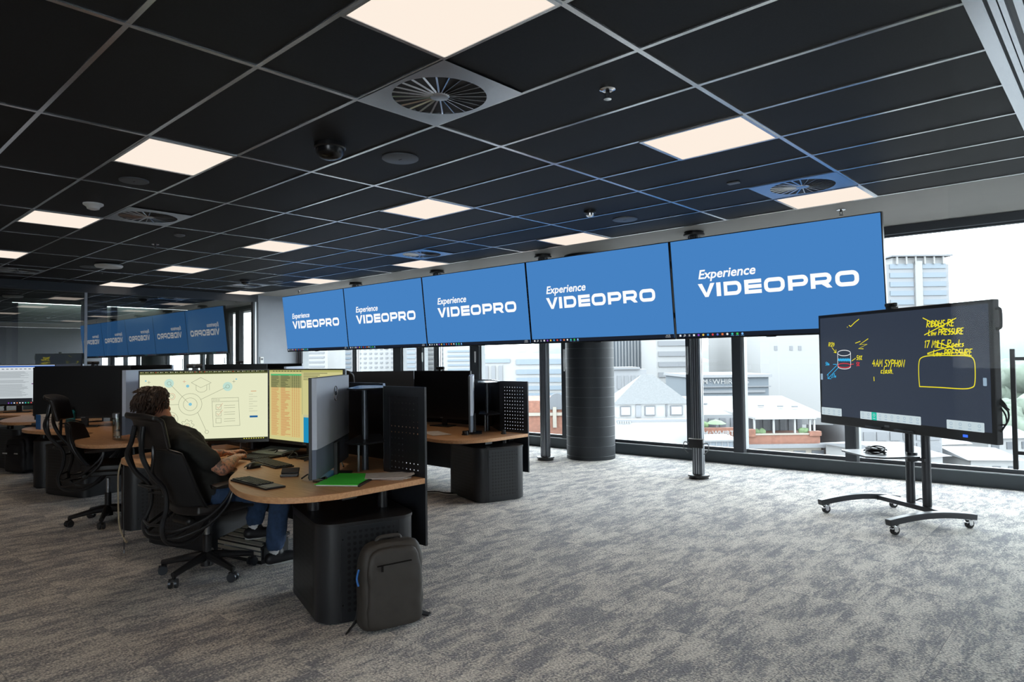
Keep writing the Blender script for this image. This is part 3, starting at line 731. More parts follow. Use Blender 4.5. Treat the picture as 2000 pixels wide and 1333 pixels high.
    # two pedestals with perforated doors
    for s_ in (1, -1):
        hw, hd, r_ = 0.375, 0.285, 0.115
        PM = Matrix.Translation((s_*1.05, 0.155, 0)) @ Matrix.Rotation(-s_*R(17), 4, 'Z')
        def pm():
            q = MB(); q.M = PM; return q
        b = pm(); b.prism(rrect(-hw, -hd, hw, hd, r_, 6), 0.012, 0.535); b.prism(rrect(-hw+0.02, -hd+0.02, hw-0.02, hd-0.02, r_-0.02), 0.0, 0.012)
        p = b.build('pedestal', M['powder'], t)
        b = pm(); b.prism(rrect(-hw-0.004, -hd-0.004, hw+0.004, hd+0.004, r_, 6), 0.535, 0.552); b.build('pedestal_top', M['black'], p)
        b = pm(); xe = s_*hw; e = 0.004*s_; ya, yb = -hd+r_, hd-r_
        b.b2((xe, ya, 0.02), (xe+e, yb, 0.53))
        ua, ub = (ya+0.03, yb-0.03) if s_ > 0 else (yb-0.03, ya+0.03)
        uv_quad(b, [(xe+e*1.2, ua, 0.055), (xe+e*1.2, ub, 0.055), (xe+e*1.2, ub, 0.505), (xe+e*1.2, ua, 0.505)], 1)
        for y_ in (ya+0.008, yb-0.014):
            for z_ in (0.10, 0.46): b.b2((xe, y_, z_), (xe+e*1.6, y_+0.006, z_+0.006), 2)
        b.build('side_door', [M['powder'], M['perf'], M['gloss']], p)
        b = pm(); xa, xb = -hw+r_+0.02, hw-r_-0.02
        uv_quad(b, [(xa, -hd-0.002, 0.055), (xb, -hd-0.002, 0.055), (xb, -hd-0.002, 0.505), (xa, -hd-0.002, 0.505)], 1); b.build('front_grille', [M['powder'], M['perf']], p)
        for (x, y, rr_) in ((s_*0.92, -0.02, 0.04), (s_*1.18, 0.30, 0.03)):
            b = MB(); b.cyl((x, y, 0.552), (x, y, 0.66), rr_); b.cyl((x, y, 0.60), (x, y, 0.69), rr_*0.8); b.build('lift_column', M['black'], t)
    return t
LIFT = ('worktop', 'back_screen', 'top_cover', 'equipment_shelf', 'screen_pole', 'under_frame', 'height_control', 'modesty_panel')
desk0 = desk()
DESKS = {'A1': (DX, 0.0, 0.0), 'A2': (DX-3.15, 0.0, 0.04), 'A3': (DX-6.2, 0.0, 0.065), 'B1': (DX-1.57, 2.75, -0.075), 'B2': (DX-5.35, 2.75, 0.03)}
DL = {'A1': 'nearest wood-topped control desk where the person sits, backpack against its pedestal', 'A2': 'second control desk from the front, with a glass bottle and a blue box on top', 'A3': 'farthest control desk of the front row, cut by the left edge', 'B1': 'control desk of the rear row with switched-off monitors, left of the column', 'B2': 'far rear-row control desk hidden but for its monitors, below the leftmost blue screen'}
desks = {}
for k, (x, y, dz) in DESKS.items():
    d_ = desk0 if k == 'A1' else dup(desk0)
    d_.location = (x, y, 0); d_['label'] = DL[k]; desks[k] = d_
    if dz:
        for c in d_.children:
            if c.name.split('.')[0] in LIFT: c.location.z += dz

# ------------------------------------------------------------------ monitors
MW, MH = 0.95, 0.58
def monitor(zb, screen='off', draw=None):
    """local origin on the desk under the middle of the panel, screen facing -y"""
    t = thing('monitor', '', 'monitor')
    b = MB(); b.b2((-MW/2, -0.012, zb), (MW/2, 0.006, zb+MH)); b.build('bezel', M['black'], t, bevel=0.002)
    b = MB(); b.prism([(-MW/2+0.004, 0.006), (MW/2-0.004, 0.006), (MW/2-0.02, 0.030), (MW/2-0.10, 0.036), (-MW/2+0.10, 0.036), (-MW/2+0.02, 0.030)], zb+0.17, zb+MH-0.003); b.build('back_shell', M['silver'], t)
    b = MB(); b.prism([(-MW/2+0.004, 0.006), (MW/2-0.004, 0.006), (MW/2-0.02, 0.026), (MW/2-0.10, 0.031), (-MW/2+0.10, 0.031), (-MW/2+0.02, 0.026)], zb+0.002, zb+0.17); 
    b.build('lower_back_shell', [M['silverd'], M['blackm']], t)
    # ring emblem with block letters on the back
    b = MB(); b.tube([(0.046*math.cos(2*PI*k/28), 0.038, zb+0.47+0.046*math.sin(2*PI*k/28)) for k in range(28)], 0.0028, 6, close=True)
    for k, (xx, ww) in enumerate(((-0.027, 0.012), (-0.009, 0.010), (0.008, 0.010), (0.024, 0.010))): b.b2((xx-ww/2, 0.035, zb+0.458), (xx+ww/2, 0.0395, zb+0.482))
    b.build('emblem', M['chrome'], t)
    b = MB(); b.b2((-MW/2+0.009, -0.0135, zb+0.026), (MW/2-0.009, -0.011, zb+MH-0.009)); b.build('screen', M[{'off': 'scroff', 'offb': 'scroffb'}.get(screen, screen)], t)
    b = MB(); b.b2((-0.035, 0.030, 0.0), (0.035, 0.055, zb+0.16)); b.prism([(-0.16, -0.06), (0.16, -0.06), (0.12, 0.12), (-0.12, 0.12)], 0.0, 0.012); b.build('stand', M['black'], t, bevel=0.003)
    b = MB(); b.b2((-0.022, -0.0132, zb+0.009), (0.022, -0.0118, zb+0.017)); b.build('badge', M['grey'], t)
    if draw: draw(t, zb)
    return t
M['cream'] = emat('screen_cream', rgb(238, 240, 205), 0.92)
M['doc'] = emat('screen_document', rgb(196, 204, 208), 1.0)
M['sheet'] = emat('screen_sheet', rgb(205, 200, 140), 1.0)
def E(n, r, g, b_): return emat('ink_'+n, rgb(r, g, b_), 1.0)
def draw_diagram(t, zb):
    # lines, circles and a checklist drawn on a pale page, under a dark tab bar; u from the left edge, v from the bottom
    k = E('line', 128, 132, 112); sk = E('sky', 130, 195, 215); sk2 = E('skylight', 190, 222, 208); rd = E('red', 205, 130, 110); br = E('bar', 52, 56, 34)
    X = lambda u: u-MW/2
    Z = lambda z: z-0.815+zb
    d = Draw(-0.0145); d.rect(X(0.009), Z(1.372), X(0.941), Z(1.386), br); d.rect(X(0.009), Z(1.362), X(0.941), Z(1.372), E('bar2', 96, 100, 62)); d.rect(X(0.009), Z(0.841), X(0.941), Z(0.856), E('bar3', 40, 42, 30))
    d.disc(X(0.217), Z(1.294), 0.034, sk2); d.disc(X(0.642), Z(1.261), 0.036, sk2); d.build('screen_bars', t)
    d = Draw(-0.0150); lw = 0.0022
    d.circle(X(0.369), Z(1.128), 0.084, lw, k, 40); d.circle(X(0.369), Z(1.128), 0.050, lw, k, 32); d.disc(X(0.369), Z(1.128), 0.012, sk)
    d.circle(X(0.217), Z(1.294), 0.014, lw, k, 18); d.circle(X(0.642), Z(1.261), 0.014, lw, k, 18); d.circle(X(0.489), Z(0.909), 0.013, lw, k, 18)
    d.stroke([(X(0.227), Z(1.284)), (X(0.355), Z(1.140))], lw, k); d.stroke([(X(0.444), Z(1.163)), (X(0.628), Z(1.254))], lw, k); d.stroke([(X(0.423), Z(1.063)), (X(0.483), Z(0.921))], lw, k); d.stroke([(X(0.195), Z(1.128)), (X(0.285), Z(1.128))], lw, k)
    d.stroke([(X(0.377), Z(1.296)), (X(0.445), Z(1.335)), (X(0.521), Z(1.293)), (X(0.445), Z(1.256))], lw, k, True); d.stroke([(X(0.411), Z(1.278)), (X(0.411), Z(1.240)), (X(0.428), Z(1.224)), (X(0.448), Z(1.219)), (X(0.470), Z(1.224)), (X(0.489), Z(1.238)), (X(0.489), Z(1.274))], lw, k); d.stroke([(X(0.508), Z(1.288)), (X(0.508), Z(1.235))], lw, k)
    g = []
    for i in range(32):
        r_ = 0.049 if (i//2) % 2 == 0 else 0.037
        g.append((X(0.348)+r_*math.cos(2*PI*i/32), Z(0.962)+r_*math.sin(2*PI*i/32)))
    d.stroke(g, lw, k, True); d.circle(X(0.348), Z(0.962), 0.019, lw, k, 18); d.circle(X(0.348), Z(0.962), 0.008, lw, rd, 12)
    d.circle(X(0.235), Z(1.191), 0.025, lw, rd, 20); d.circle(X(0.235), Z(1.191), 0.014, lw, k, 16); d.circle(X(0.225), Z(1.016), 0.055, lw, k, 28)
    d.stroke(rrect(X(0.195), Z(0.985), X(0.255), Z(1.045), 0.002, 1), lw, k, True); d.stroke([(X(0.205), Z(1.018)), (X(0.222), Z(1.0)), (X(0.258), Z(1.05))], lw, rd)
    d.disc(X(0.350), Z(1.270), 0.0115, sk); d.disc(X(0.052), Z(1.315), 0.006, sk); d.disc(X(0.706), Z(1.318), 0.006, sk)
    for (u, z, c) in ((0.326, 1.306, rd), (0.074, 1.304, k), (0.688, 1.300, k)): d.stroke([(X(u-0.012), Z(z)), (X(u+0.012), Z(z))], lw, c); d.stroke([(X(u), Z(z-0.012)), (X(u), Z(z+0.012))], lw, c)
    d.stroke([(X(0.526), Z(1.171)), (X(0.722), Z(1.172)), (X(0.732), Z(0.952)), (X(0.536), Z(0.948))], lw, k, True); d.stroke([(X(0.527), Z(1.143)), (X(0.722), Z(1.145))], lw, k)
    for i in range(3): d.circle(X(0.541+i*0.018), Z(1.157), 0.006, 0.0016, k, 10)
    for i, z in enumerate((1.082, 1.030, 0.976)):
        d.stroke([(X(0.556), Z(z)), (X(0.594), Z(z)), (X(0.594), Z(z+0.038)), (X(0.556), Z(z+0.038))], lw, k, True)
        if i < 2: d.stroke([(X(0.562), Z(z+0.022)), (X(0.574), Z(z+0.008)), (X(0.606), Z(z+0.048))], lw, rd)
        d.stroke([(X(0.615), Z(z+0.03)), (X(0.697), Z(z+0.031))], lw, k); d.stroke([(X(0.615), Z(z+0.012)), (X(0.697), Z(z+0.013))], lw, k)
    d.stroke([(X(0.085), Z(1.265)), (X(0.165), Z(1.268)), (X(0.165), Z(1.22))], lw, k); d.stroke([(X(0.100), Z(1.278)), (X(0.100), Z(1.255))], lw, k); d.stroke([(X(0.14), Z(1.278)), (X(0.14), Z(1.255))], lw, k)
    d.build('line_drawing', t)
    d = Draw(-0.0150); rp = random.Random(3)
    for i in range(26):
        u = 0.015+i*0.035; c = (E('tabr', 210, 80, 60), E('taby', 220, 215, 150), E('tabg', 150, 180, 120), E('tabw', 225, 225, 200))[rp.randrange(4)]
        d.rect(X(u), Z(1.3765), X(u+0.006), Z(1.3825), c); d.rect(X(u+0.009), Z(1.378), X(u+0.009+rp.uniform(0.008, 0.02)), Z(1.381), E('tabt', 190, 190, 140))
    d.rect(X(0.805), Z(1.012), X(0.865), Z(1.027), E('button', 30, 95, 155))
    d.rect(X(0.815), Z(1.218), X(0.855), Z(1.224), E('title', 215, 170, 130))
    for i in range(8): d.rect(X(0.800), Z(1.195-i*0.019), X(0.800+(0.03 if i % 2 == 0 else 0.062)), Z(1.1975-i*0.019), E('formline', 170, 172, 150))
    for i in range(9): d.rect(X(0.76+i*0.018), Z(0.845), X(0.768+i*0.018), Z(0.851), E('tray', 225, 220, 90))
    d.build('page_text', t)
def draw_sheet(t, zb):
    X = lambda u: u-MW/2
    Z = lambda z: z-0.815+zb
    rp = random.Random(5)
    d = Draw(-0.0145); d.rect(X(0.009), Z(1.37), X(0.941), Z(1.386), E('shtop', 178, 176, 110)); d.rect(X(0.03), Z(1.343), X(0.445), Z(1.356), E('shgreen', 90, 185, 120)); d.rect(X(0.03), Z(1.25), X(0.445), Z(1.343), E('shdark', 150, 150, 100)); d.rect(X(0.03), Z(0.87), X(0.445), Z(1.25), E('shcream', 214, 196, 130)); d.rect(X(0.47), Z(0.841), X(0.941), Z(1.03), E('shblue', 30, 140, 185)); d.rect(X(0.47), Z(1.03), X(0.941), Z(1.05), E('shgrey', 190, 190, 150)); d.rect(X(0.452), Z(1.05), X(0.456), Z(1.386), E('shrule', 140, 140, 100)); d.build('sheet_fields', t)
    d = Draw(-0.0150); red = E('shred', 204, 138, 92); dk = E('shtext', 88, 92, 64)
    for i in range(50):
        z = 1.338-i*0.0094
        c = dk if z > 1.25 else red
        d.rect(X(0.04), Z(z), X(0.04+rp.uniform(0.07, 0.11)), Z(z+0.0038), c); d.rect(X(0.17), Z(z), X(0.17+rp.uniform(0.05, 0.13)), Z(z+0.0045), c)
        for u in (0.32, 0.348, 0.376, 0.404): d.rect(X(u), Z(z), X(u+0.014), Z(z+0.0045), c)
    for i in range(10): d.rect(X(0.06+i*0.04), Z(1.374), X(0.085+i*0.04), Z(1.380), dk)
    for i in range(5): d.rect(X(0.47), Z(1.36-i*0.012), X(0.47+rp.uniform(0.1, 0.3)), Z(1.364-i*0.012), dk)
    d.build('sheet_text', t)
def draw_doc(t, zb):
    X = lambda u: u-MW/2
    Z = lambda z: z-0.89+zb
    rp = random.Random(9)
    d = Draw(-0.0145); d.rect(X(0.009), Z(1.432), X(0.941), Z(1.452), E('dblue', 45, 95, 185)); d.rect(X(0.009), Z(1.38), X(0.941), Z(1.432), E('dribbon', 212, 218, 222)); d.rect(X(0.009), Z(0.915), X(0.941), Z(0.995), E('ddark', 34, 36, 42)); d.rect(X(0.66), Z(0.945), X(0.90), Z(1.15), E('dpop', 205, 212, 218)); d.rect(X(0.65), Z(1.19), X(0.90), Z(1.203), E('dpurple', 105, 50, 110)); d.build('document_fields', t)
    d = Draw(-0.0150); k = E('dtext', 130, 136, 142)
    for i in range(30):
        z = 1.365-i*0.0118
        if i in (8, 9, 14): continue
        d.rect(X(0.05+(0.1 if i % 7 == 3 else 0)), Z(z), X(0.62-rp.uniform(0, 0.12)), Z(z+0.004), k)
    for i in range(14): d.rect(X(0.06+i*0.055), Z(1.40), X(0.09+i*0.055), Z(1.412), k)
    for i in range(4): d.rect(X(0.69), Z(1.11-i*0.022), X(0.76+0.01*i), Z(1.115-i*0.022), k)
    for i, c in enumerate((1, 5, 0, 6, 0, 0, 7, 8, 4)): d.rect(X(0.36+i*0.035), Z(0.922), X(0.375+i*0.035), Z(0.938), ICON[c])
    d.build('document_text', t)
NP, P1, P2, P3 = (1.17, -0.19), (0.48, 0.50), (-0.48, 0.43), (-1.03, -0.36)
def place_monitor(dk, a, b_, zb, screen, label, draw=None, src=None, dz=0):
    x, y, z0 = DESKS[dk]
    mx, my = (a[0]+b_[0])/2, (a[1]+b_[1])/2
    t = dup(src) if src else monitor(zb, screen, draw)
    t.location = (x+mx, y+my, 0.722+z0); t.rotation_euler = (0, 0, math.atan2(b_[1]-a[1], b_[0]-a[0]))
    t['label'] = label; t['group'] = 'wide desk monitors'
    return t
ZB = 0.095
m_a11 = place_monitor('A1', P3, P2, ZB, 'cream', 'lit monitor with a cream line-drawing page, in front of the seated person', draw_diagram)
place_monitor('A1', P2, P1, ZB, 'sheet', 'lit monitor showing a yellow spreadsheet with red text rows', draw_sheet)
m_back = place_monitor('A1', P1, NP, 0.055, 'off', 'nearest monitor seen from behind, silver back with ring emblem, beside the green folder')
m_off = place_monitor('A2', P3, P2, ZB, 'off', 'black switched-off monitor behind the empty chair and glass bottle')
place_monitor('A2', P2, P1, ZB, 'off', 'switched-off monitor of the second desk hidden behind its silver-backed neighbour', src=m_off)
place_monitor('A2', P1, NP, 0.075, 'off', 'silver monitor back showing just left of the lit line-drawing monitor', src=m_back)
place_monitor('A3', P3, P2, ZB, 'doc', 'lit monitor with a text document, at the left edge', draw_doc)
place_monitor('A3', P2, P1, ZB, 'off', 'switched-off monitor between the document monitor and the far silver monitor back', src=m_off)
place_monitor('A3', P1, NP, 0.075, 'off', 'far silver monitor back just right of the document monitor', src=m_back)
place_monitor('B1', P3, P2, ZB, 'offb', 'brownish switched-off monitor of the rear row, left of the one with the webcam')
place_monitor('B1', P2, P1, ZB, 'off', 'black switched-off rear-row monitor with a webcam on top', src=m_off)
place_monitor('B1', P1, NP, 0.075, 'off', 'rear-row monitor seen edge-on, a narrow silver strip left of the perforated screen', src=m_back)
place_monitor('B2', P3, P2, ZB, 'off', 'far black monitor top edge above the lit line-drawing monitor', src=m_off)
place_monitor('B2', P2, P1, ZB, 'off', 'far black monitor top edge above the yellow spreadsheet monitor', src=m_off)
place_monitor('B2', P1, NP, 0.075, 'off', 'far pale monitor back edge left of the nearest silver monitor', src=m_back)
# webcams clipped on top of monitors
def webcam():
    t = thing('webcam', '', 'webcam', group='webcams on the monitors')
    b = MB(); b.tube([(-0.06, 0, 0.030), (-0.055, 0, 0.030), (0.055, 0, 0.030), (0.06, 0, 0.030)], [0.010, 0.017, 0.017, 0.010], 12); b.build('body', M['black'], t)
    b = MB(); b.cyl((0, -0.014, 0.030), (0, -0.020, 0.030), 0.010, seg=16); b.build('lens', M['gloss'], t)
    b = MB(); b.b2((-0.016, -0.015, 0.0), (0.016, 0.016, 0.016)); b.b2((-0.016, -0.018, -0.012), (0.016, -0.0145, 0.006)); b.b2((-0.016, 0.016, 0.002), (0.016, 0.048, 0.014)); b.b2((-0.016, 0.040, -0.03), (0.016, 0.048, 0.006)); b.build('clip', M['black'], t)
    return t
w0 = webcam()
def on_top(dk, a, b_, s_, label, first=False):
    x, y, z0 = DESKS[dk]; v = w0 if first else dup(w0)
    v.location = (x+a[0]+(b_[0]-a[0])*s_, y+a[1]+(b_[1]-a[1])*s_, 0.722+z0+ZB+MH+0.001); v.rotation_euler = (0, 0, math.atan2(b_[1]-a[1], b_[0]-a[0])); v['label'] = label
on_top('A1', P3, P2, 0.42, 'black webcam on top of the lit line-drawing monitor', True)
on_top('A2', P3, P2, 0.60, 'black webcam on top of the switched-off monitor at left')
on_top('B1', P2, P1, 0.48, 'black webcam on the rear-row monitor before the windows')
on_top('B2', P3, P2, 0.55, 'tiny far webcam below the thermostat')

# ------------------------------------------------------------------ office chairs
M['chairf'] = mat('chair_frame', rgb(44, 44, 46), 0.34, metal=0.3)
M['mesh'] = mat('chair_fabric', rgb(26, 26, 28), 0.75, bump=0.3, bump_scale=700)
M['leather'] = mat('chair_leather', rgb(34, 30, 29), 0.42, bump=0.1, bump_scale=300)
def chair(a0):
    t = thing('office_chair', '', 'chair', group='black high-backed office chairs')
    for k in range(5):
        a = a0+2*PI*k/5; c, s = math.cos(a), math.sin(a)
        b = MB(); b.tube([(0.02*c, 0.02*s, 0.125), (0.10*c, 0.10*s, 0.118), (0.22*c, 0.22*s, 0.098), (0.305*c, 0.305*s, 0.082)], [0.034, 0.028, 0.021, 0.019], 10); lg = b.build('leg', M['chairf'], t)
        b = MB(); px, py = 0.302*c, 0.302*s; rot = Matrix.Rotation(a+0.5, 3, 'Z'); ax = rot @ Vector((0, 1, 0))
        b.cyl((px, py, 0.09), (px, py, 0.045), 0.010, seg=8)
        for sg in (-1, 1):
            o_ = Vector((px, py, 0.030))+ax*0.010*sg
            b.cyl(o_, o_+ax*0.016*sg, 0.030, seg=20, mi=1)
        b.box((px, py, 0.052), (0.05, 0.02, 0.02), 0, rot)
        b.build('castor', [M['black'], M['metald']], lg)
    b = MB(); b.cyl((0, 0, 0.06), (0, 0, 0.13), 0.042, 0.040); b.cyl((0, 0, 0.13), (0, 0, 0.27), 0.028); b.cyl((0, 0, 0.27), (0, 0, 0.40), 0.016, mi=1); b.build('gas_lift', [M['chairf'], M['metal']], t)
    b = MB(); b.box((0, -0.03, 0.41), (0.16, 0.30, 0.05)); b.cyl((-0.12, -0.16, 0.40), (0.12, -0.16, 0.40), 0.03); b.build('tilt_mechanism', M['black'], t, bevel=0.012)
    b = MB()
    def seat(u, v):
        x = (u-0.5)*2; y = (v-0.5)*2
        r = max(abs(x), abs(y)); l = math.hypot(x, y)
        k = 1 if l < 1e-6 else (r/l)**0.45
        x *= k; y *= k
        return (x*0.25, 0.03+y*0.235, 0.462+0.022*x*x-0.03*max(0, y-0.55)**2*4+0.012*y*y)
    b.patch(seat, 18, 18, 0.06); b.build('seat', M['leather'], t, bevel=0.015, seg=3)
    def wback(v): return 0.40+0.10*math.sin(PI*min(1, v*0.9+0.05))
    def back(u, v):
        e = 2*u-1; w_ = wback(v)*(1-0.16*max(0, v-0.8)*5*abs(e)); return (e*w_/2, -0.175-0.15*v-0.03*math.sin(PI*v)+0.075*e*e, 0.49+0.40*v-0.035*e*e*v)
    b = MB(); b.patch(back, 16, 12, 0.035); b.build('backrest', M['mesh'], t, bevel=0.010, seg=3)
    b = MB(); b.tube([Vector(back(u/16, 1))+Vector((0, -0.005, 0.012)) for u in range(17)]+[Vector(back(1, 1-v/8))+Vector((0.014, -0.005, 0)) for v in range(1, 9)], 0.0055, 6); b.tube([Vector(back(0, 1-v/8))+Vector((-0.014, -0.005, 0)) for v in range(0, 9)], 0.0055, 6); b.build('backrest_rim', M['chairf'], t)
    def head(u, v):
        e = 2*u-1; lip = max(0, v-0.78)/0.22
        w_ = 0.40+0.03*v; rr = 1-0.05*max(0, v-0.8)*5*abs(e)**4
        return (e*w_/2*rr, -0.395-0.055*v+0.055*e*e-0.05*lip*lip, 0.905+0.235*v-0.012*lip*lip-0.02*e**4*v)
    b = MB(); b.patch(head, 16, 12, 0.030); b.build('headrest', M['leather'], t, bevel=0.010, seg=3)
    # looping frame behind the back
    b = MB()
    for s in (-1, 1):
        P = [(s*0.06, -0.02, 0.40), (s*0.10, -0.10, 0.315), (s*0.13, -0.22, 0.275), (s*0.135, -0.33, 0.31), (s*0.13, -0.36, 0.40), (s*0.115, -0.325, 0.52), (s*0.105, -0.335, 0.64), (s*0.12, -0.42, 0.75), (s*0.115, -0.47, 0.86), (s*0.075, -0.46, 0.95), (s*0.06, -0.445, 1.05)]
        b.tube(smooth_path(P, 5), 0.016, 10)
        b.tube(smooth_path([(s*0.12, -0.42, 0.75), (s*0.17, -0.43, 0.85), (s*0.165, -0.43, 0.94)], 4), [0.012]*8+[0.006], 8)
    b.build('back_frame', M['chairf'], t)
    for P, r_ in (([(-0.13, -0.36, 0.42), (0, -0.385, 0.41), (0.13, -0.36, 0.42)], 0.009), ([(-0.13, -0.35, 0.36), (0, -0.375, 0.35), (0.13, -0.35, 0.36)], 0.009), ([(-0.11, -0.345, 0.66), (-0.08, -0.41, 0.665), (0.08, -0.41, 0.665), (0.11, -0.345, 0.66)], 0.010), ([(-0.105, -0.34, 0.60), (0, -0.30, 0.60), (0.105, -0.34, 0.60)], 0.008)):
        b = MB(); b.tube(smooth_path(P, 5), r_, 8); b.build('frame_crossbar', M['chairf'], t)
    for s in (-1, 1):
        b = MB()
        for k in (0, 1): b.tube(smooth_path([(s*0.13, -0.34, 0.385-0.05*k), (s*0.20, -0.29, 0.385-0.05*k), (s*0.265, -0.14, 0.44-0.05*k), (s*0.285, -0.03, 0.53-0.05*k), (s*0.285, 0.02, 0.60-0.04*k), (s*0.285, 0.03, 0.645)], 5), 0.010, 8)
        am = b.build('armrest', M['chairf'], t)
        b = MB()
        def pad(u, v): e = 2*u-1; f = 2*v-1; return (s*0.285+e*0.048*(1-0.35*f**4), 0.04+f*0.155*(1-0.12*e**4), 0.655+0.012*f-0.008*e*e)
        b.patch(pad, 8, 12, 0.026); b.build('arm_pad', M['leather'], am, bevel=0.008, seg=3)
    return t
ch0 = chair(R(228-8)); ch0.location = (-2.99, -0.22, 0); ch0.rotation_euler = (0, 0, R(4)); ch0['label'] = 'nearest black high-backed office chair, with the person sitting in it'
c2 = dup(ch0, 'empty black office chair in front of the switched-off monitor at left', (-5.24, -0.17, 0), R(-30))
for c in c2.children:
    if c.name.split('.')[0] not in ('leg', 'gas_lift'): c.location.z += 0.045
c3 = dup(ch0, 'black office chair cut off by the left edge of the picture', (-8.98, -0.62, 0), R(-25))
c4 = dup(ch0, 'black office chair whose headrest shows behind the nearest silver monitor', (-4.30, 1.93, 0), R(20))
for c in c4.children:
    if c.name.split('.')[0] not in ('leg',): c.location.z += 0.10 if c.name.startswith('gas') else 0.23

# ------------------------------------------------------------------ the seated person
def skinmat():
    m = bpy.data.materials.new('skin'); m.use_nodes = True
    t = m.node_tree; b = t.nodes['Principled BSDF']; L = t.links.new; N = t.nodes.new
    tc = N('ShaderNodeTexCoord')
    n = N('ShaderNodeTexNoise'); n.inputs['Scale'].default_value = 24; n.inputs['Detail'].default_value = 5; n.inputs['Distortion'].default_value = 2.2; L(tc.outputs['Object'], n.inputs['Vector'])
    r = N('ShaderNodeValToRGB'); r.color_ramp.elements[0].position = 0.50; r.color_ramp.elements[1].position = 0.58; r.color_ramp.elements[0].color = (0, 0, 0, 1); r.color_ramp.elements[1].color = (0.78, 0.78, 0.78, 1); L(n.outputs['Fac'], r.inputs['Fac'])
    sp = N('ShaderNodeSeparateXYZ'); L(tc.outputs['Object'], sp.inputs[0])
    # inked forearms only (below shoulder height, in front of the trunk)
    z1 = N('ShaderNodeMath'); z1.operation = 'LESS_THAN'; z1.inputs[1].default_value = 0.86; L(sp.outputs[2], z1.inputs[0])
    z2 = N('ShaderNodeMath'); z2.operation = 'GREATER_THAN'; z2.inputs[1].default_value = 0.64; L(sp.outputs[2], z2.inputs[0])
    mu = N('ShaderNodeMath'); mu.operation = 'MULTIPLY'; L(z1.outputs[0], mu.inputs[0]); L(z2.outputs[0], mu.inputs[1])
    mu2 = N('ShaderNodeMath'); mu2.operation = 'MULTIPLY'; L(mu.outputs[0], mu2.inputs[0]); L(r.outputs['Color'], mu2.inputs[1])
    mx = N('ShaderNodeMix'); mx.data_type = 'RGBA'; mx.inputs[6].default_value = rgb(205, 142, 112); mx.inputs[7].default_value = rgb(84, 84, 78); L(mu2.outputs[0], mx.inputs[0]); L(mx.outputs[2], b.inputs['Base Color'])
    b.inputs['Roughness'].default_value = 0.5; b.inputs['Subsurface Weight'].default_value = 0.05
    return m
M['skin'] = skinmat()
M['tee'] = mat('black_tshirt', rgb(34, 35, 33), 0.85, bump=0.15, bump_scale=400)
M['jean'] = mat('blue_jeans', rgb(44, 66, 98), 0.85, noise_amt=0.25, noise_scale=30, bump=0.2, bump_scale=500)
M['hair'] = mat('brown_hair', rgb(62, 44, 34), 0.5, noise_amt=0.35, noise_scale=60)
M['shoe'] = mat('black_shoe', rgb(22, 22, 26), 0.5)
M['sole'] = mat('pale_sole', rgb(175, 175, 172), 0.6)
M['sock'] = mat('white_sock', rgb(205, 205, 205), 0.9)
PP = Vector((-2.99, -0.22, 0))
per = thing('person', 'person in black t-shirt and jeans seated at the nearest desk, back to the camera', 'person', PP)
def L_(x, y, z): return Vector((x, y, z))-PP
HIP = L_(-2.95, -0.22, 0.57); WAI = L_(-3.0, -0.31, 0.72); CH = L_(-3.06, -0.375, 0.86); NK = L_(-3.13, -0.44, 1.03); HD = L_(-3.24, -0.475, 1.155)
SR = L_(-2.945, -0.41, 0.925); SL = L_(-3.31, -0.38, 0.935); ER = L_(-2.79, -0.20, 0.735); EL = L_(-3.46, -0.16, 0.76); WR = L_(-3.005, -0.015, 0.765); WL = L_(-3.36, 0.06, 0.765)
HR = L_(-2.86, -0.17, 0.54); HL = L_(-3.06, -0.17, 0.54); KR = L_(-2.80, 0.23, 0.545); KL = L_(-3.07, 0.24, 0.56); AR = L_(-2.835, 0.20, 0.10); AL = L_(-3.09, 0.17, 0.245)
FD = Vector((-0.30, 0.52, -0.05)).normalized()      # where the face looks
FU = (Vector((0, 0, 1))-FD*FD.z).normalized(); FR = FD.cross(FU)
def hd(r, f, u): return HD+FR*r+FD*f+FU*u
b = MB()
b.cap(HIP, WAI, 0.135, 0.13); b.cap(WAI, CH, 0.13, 0.145); b.cap(CH, L_(-3.11, -0.42, 0.95), 0.14, 0.085)
for S_ in (SR, SL): b.cap(L_(-3.11, -0.41, 0.94), S_, 0.085, 0.062)
b.cap(L_(-3.12, -0.43, 0.98), L_(-3.17, -0.45, 1.10), 0.060, 0.055)
b.cap(SR, ER, 0.058, 0.047); b.cap(SL, EL, 0.058, 0.043); b.cap(ER, ER.lerp(WR, 0.3), 0.047, 0.053); b.cap(ER.lerp(WR, 0.3), WR, 0.053, 0.030); b.cap(EL, EL.lerp(WL, 0.3), 0.043, 0.045); b.cap(EL.lerp(WL, 0.3), WL, 0.045, 0.027)
for h_, k_, a_ in ((HR, KR, AR), (HL, KL, AL)): b.cap(h_, k_, 0.085, 0.058); b.cap(k_, k_.lerp(a_, 0.35), 0.055, 0.054); b.cap(k_.lerp(a_, 0.35), a_, 0.054, 0.036); b.cap(a_, a_+Vector((0.015, 0.06, -0.05)), 0.030, 0.020)
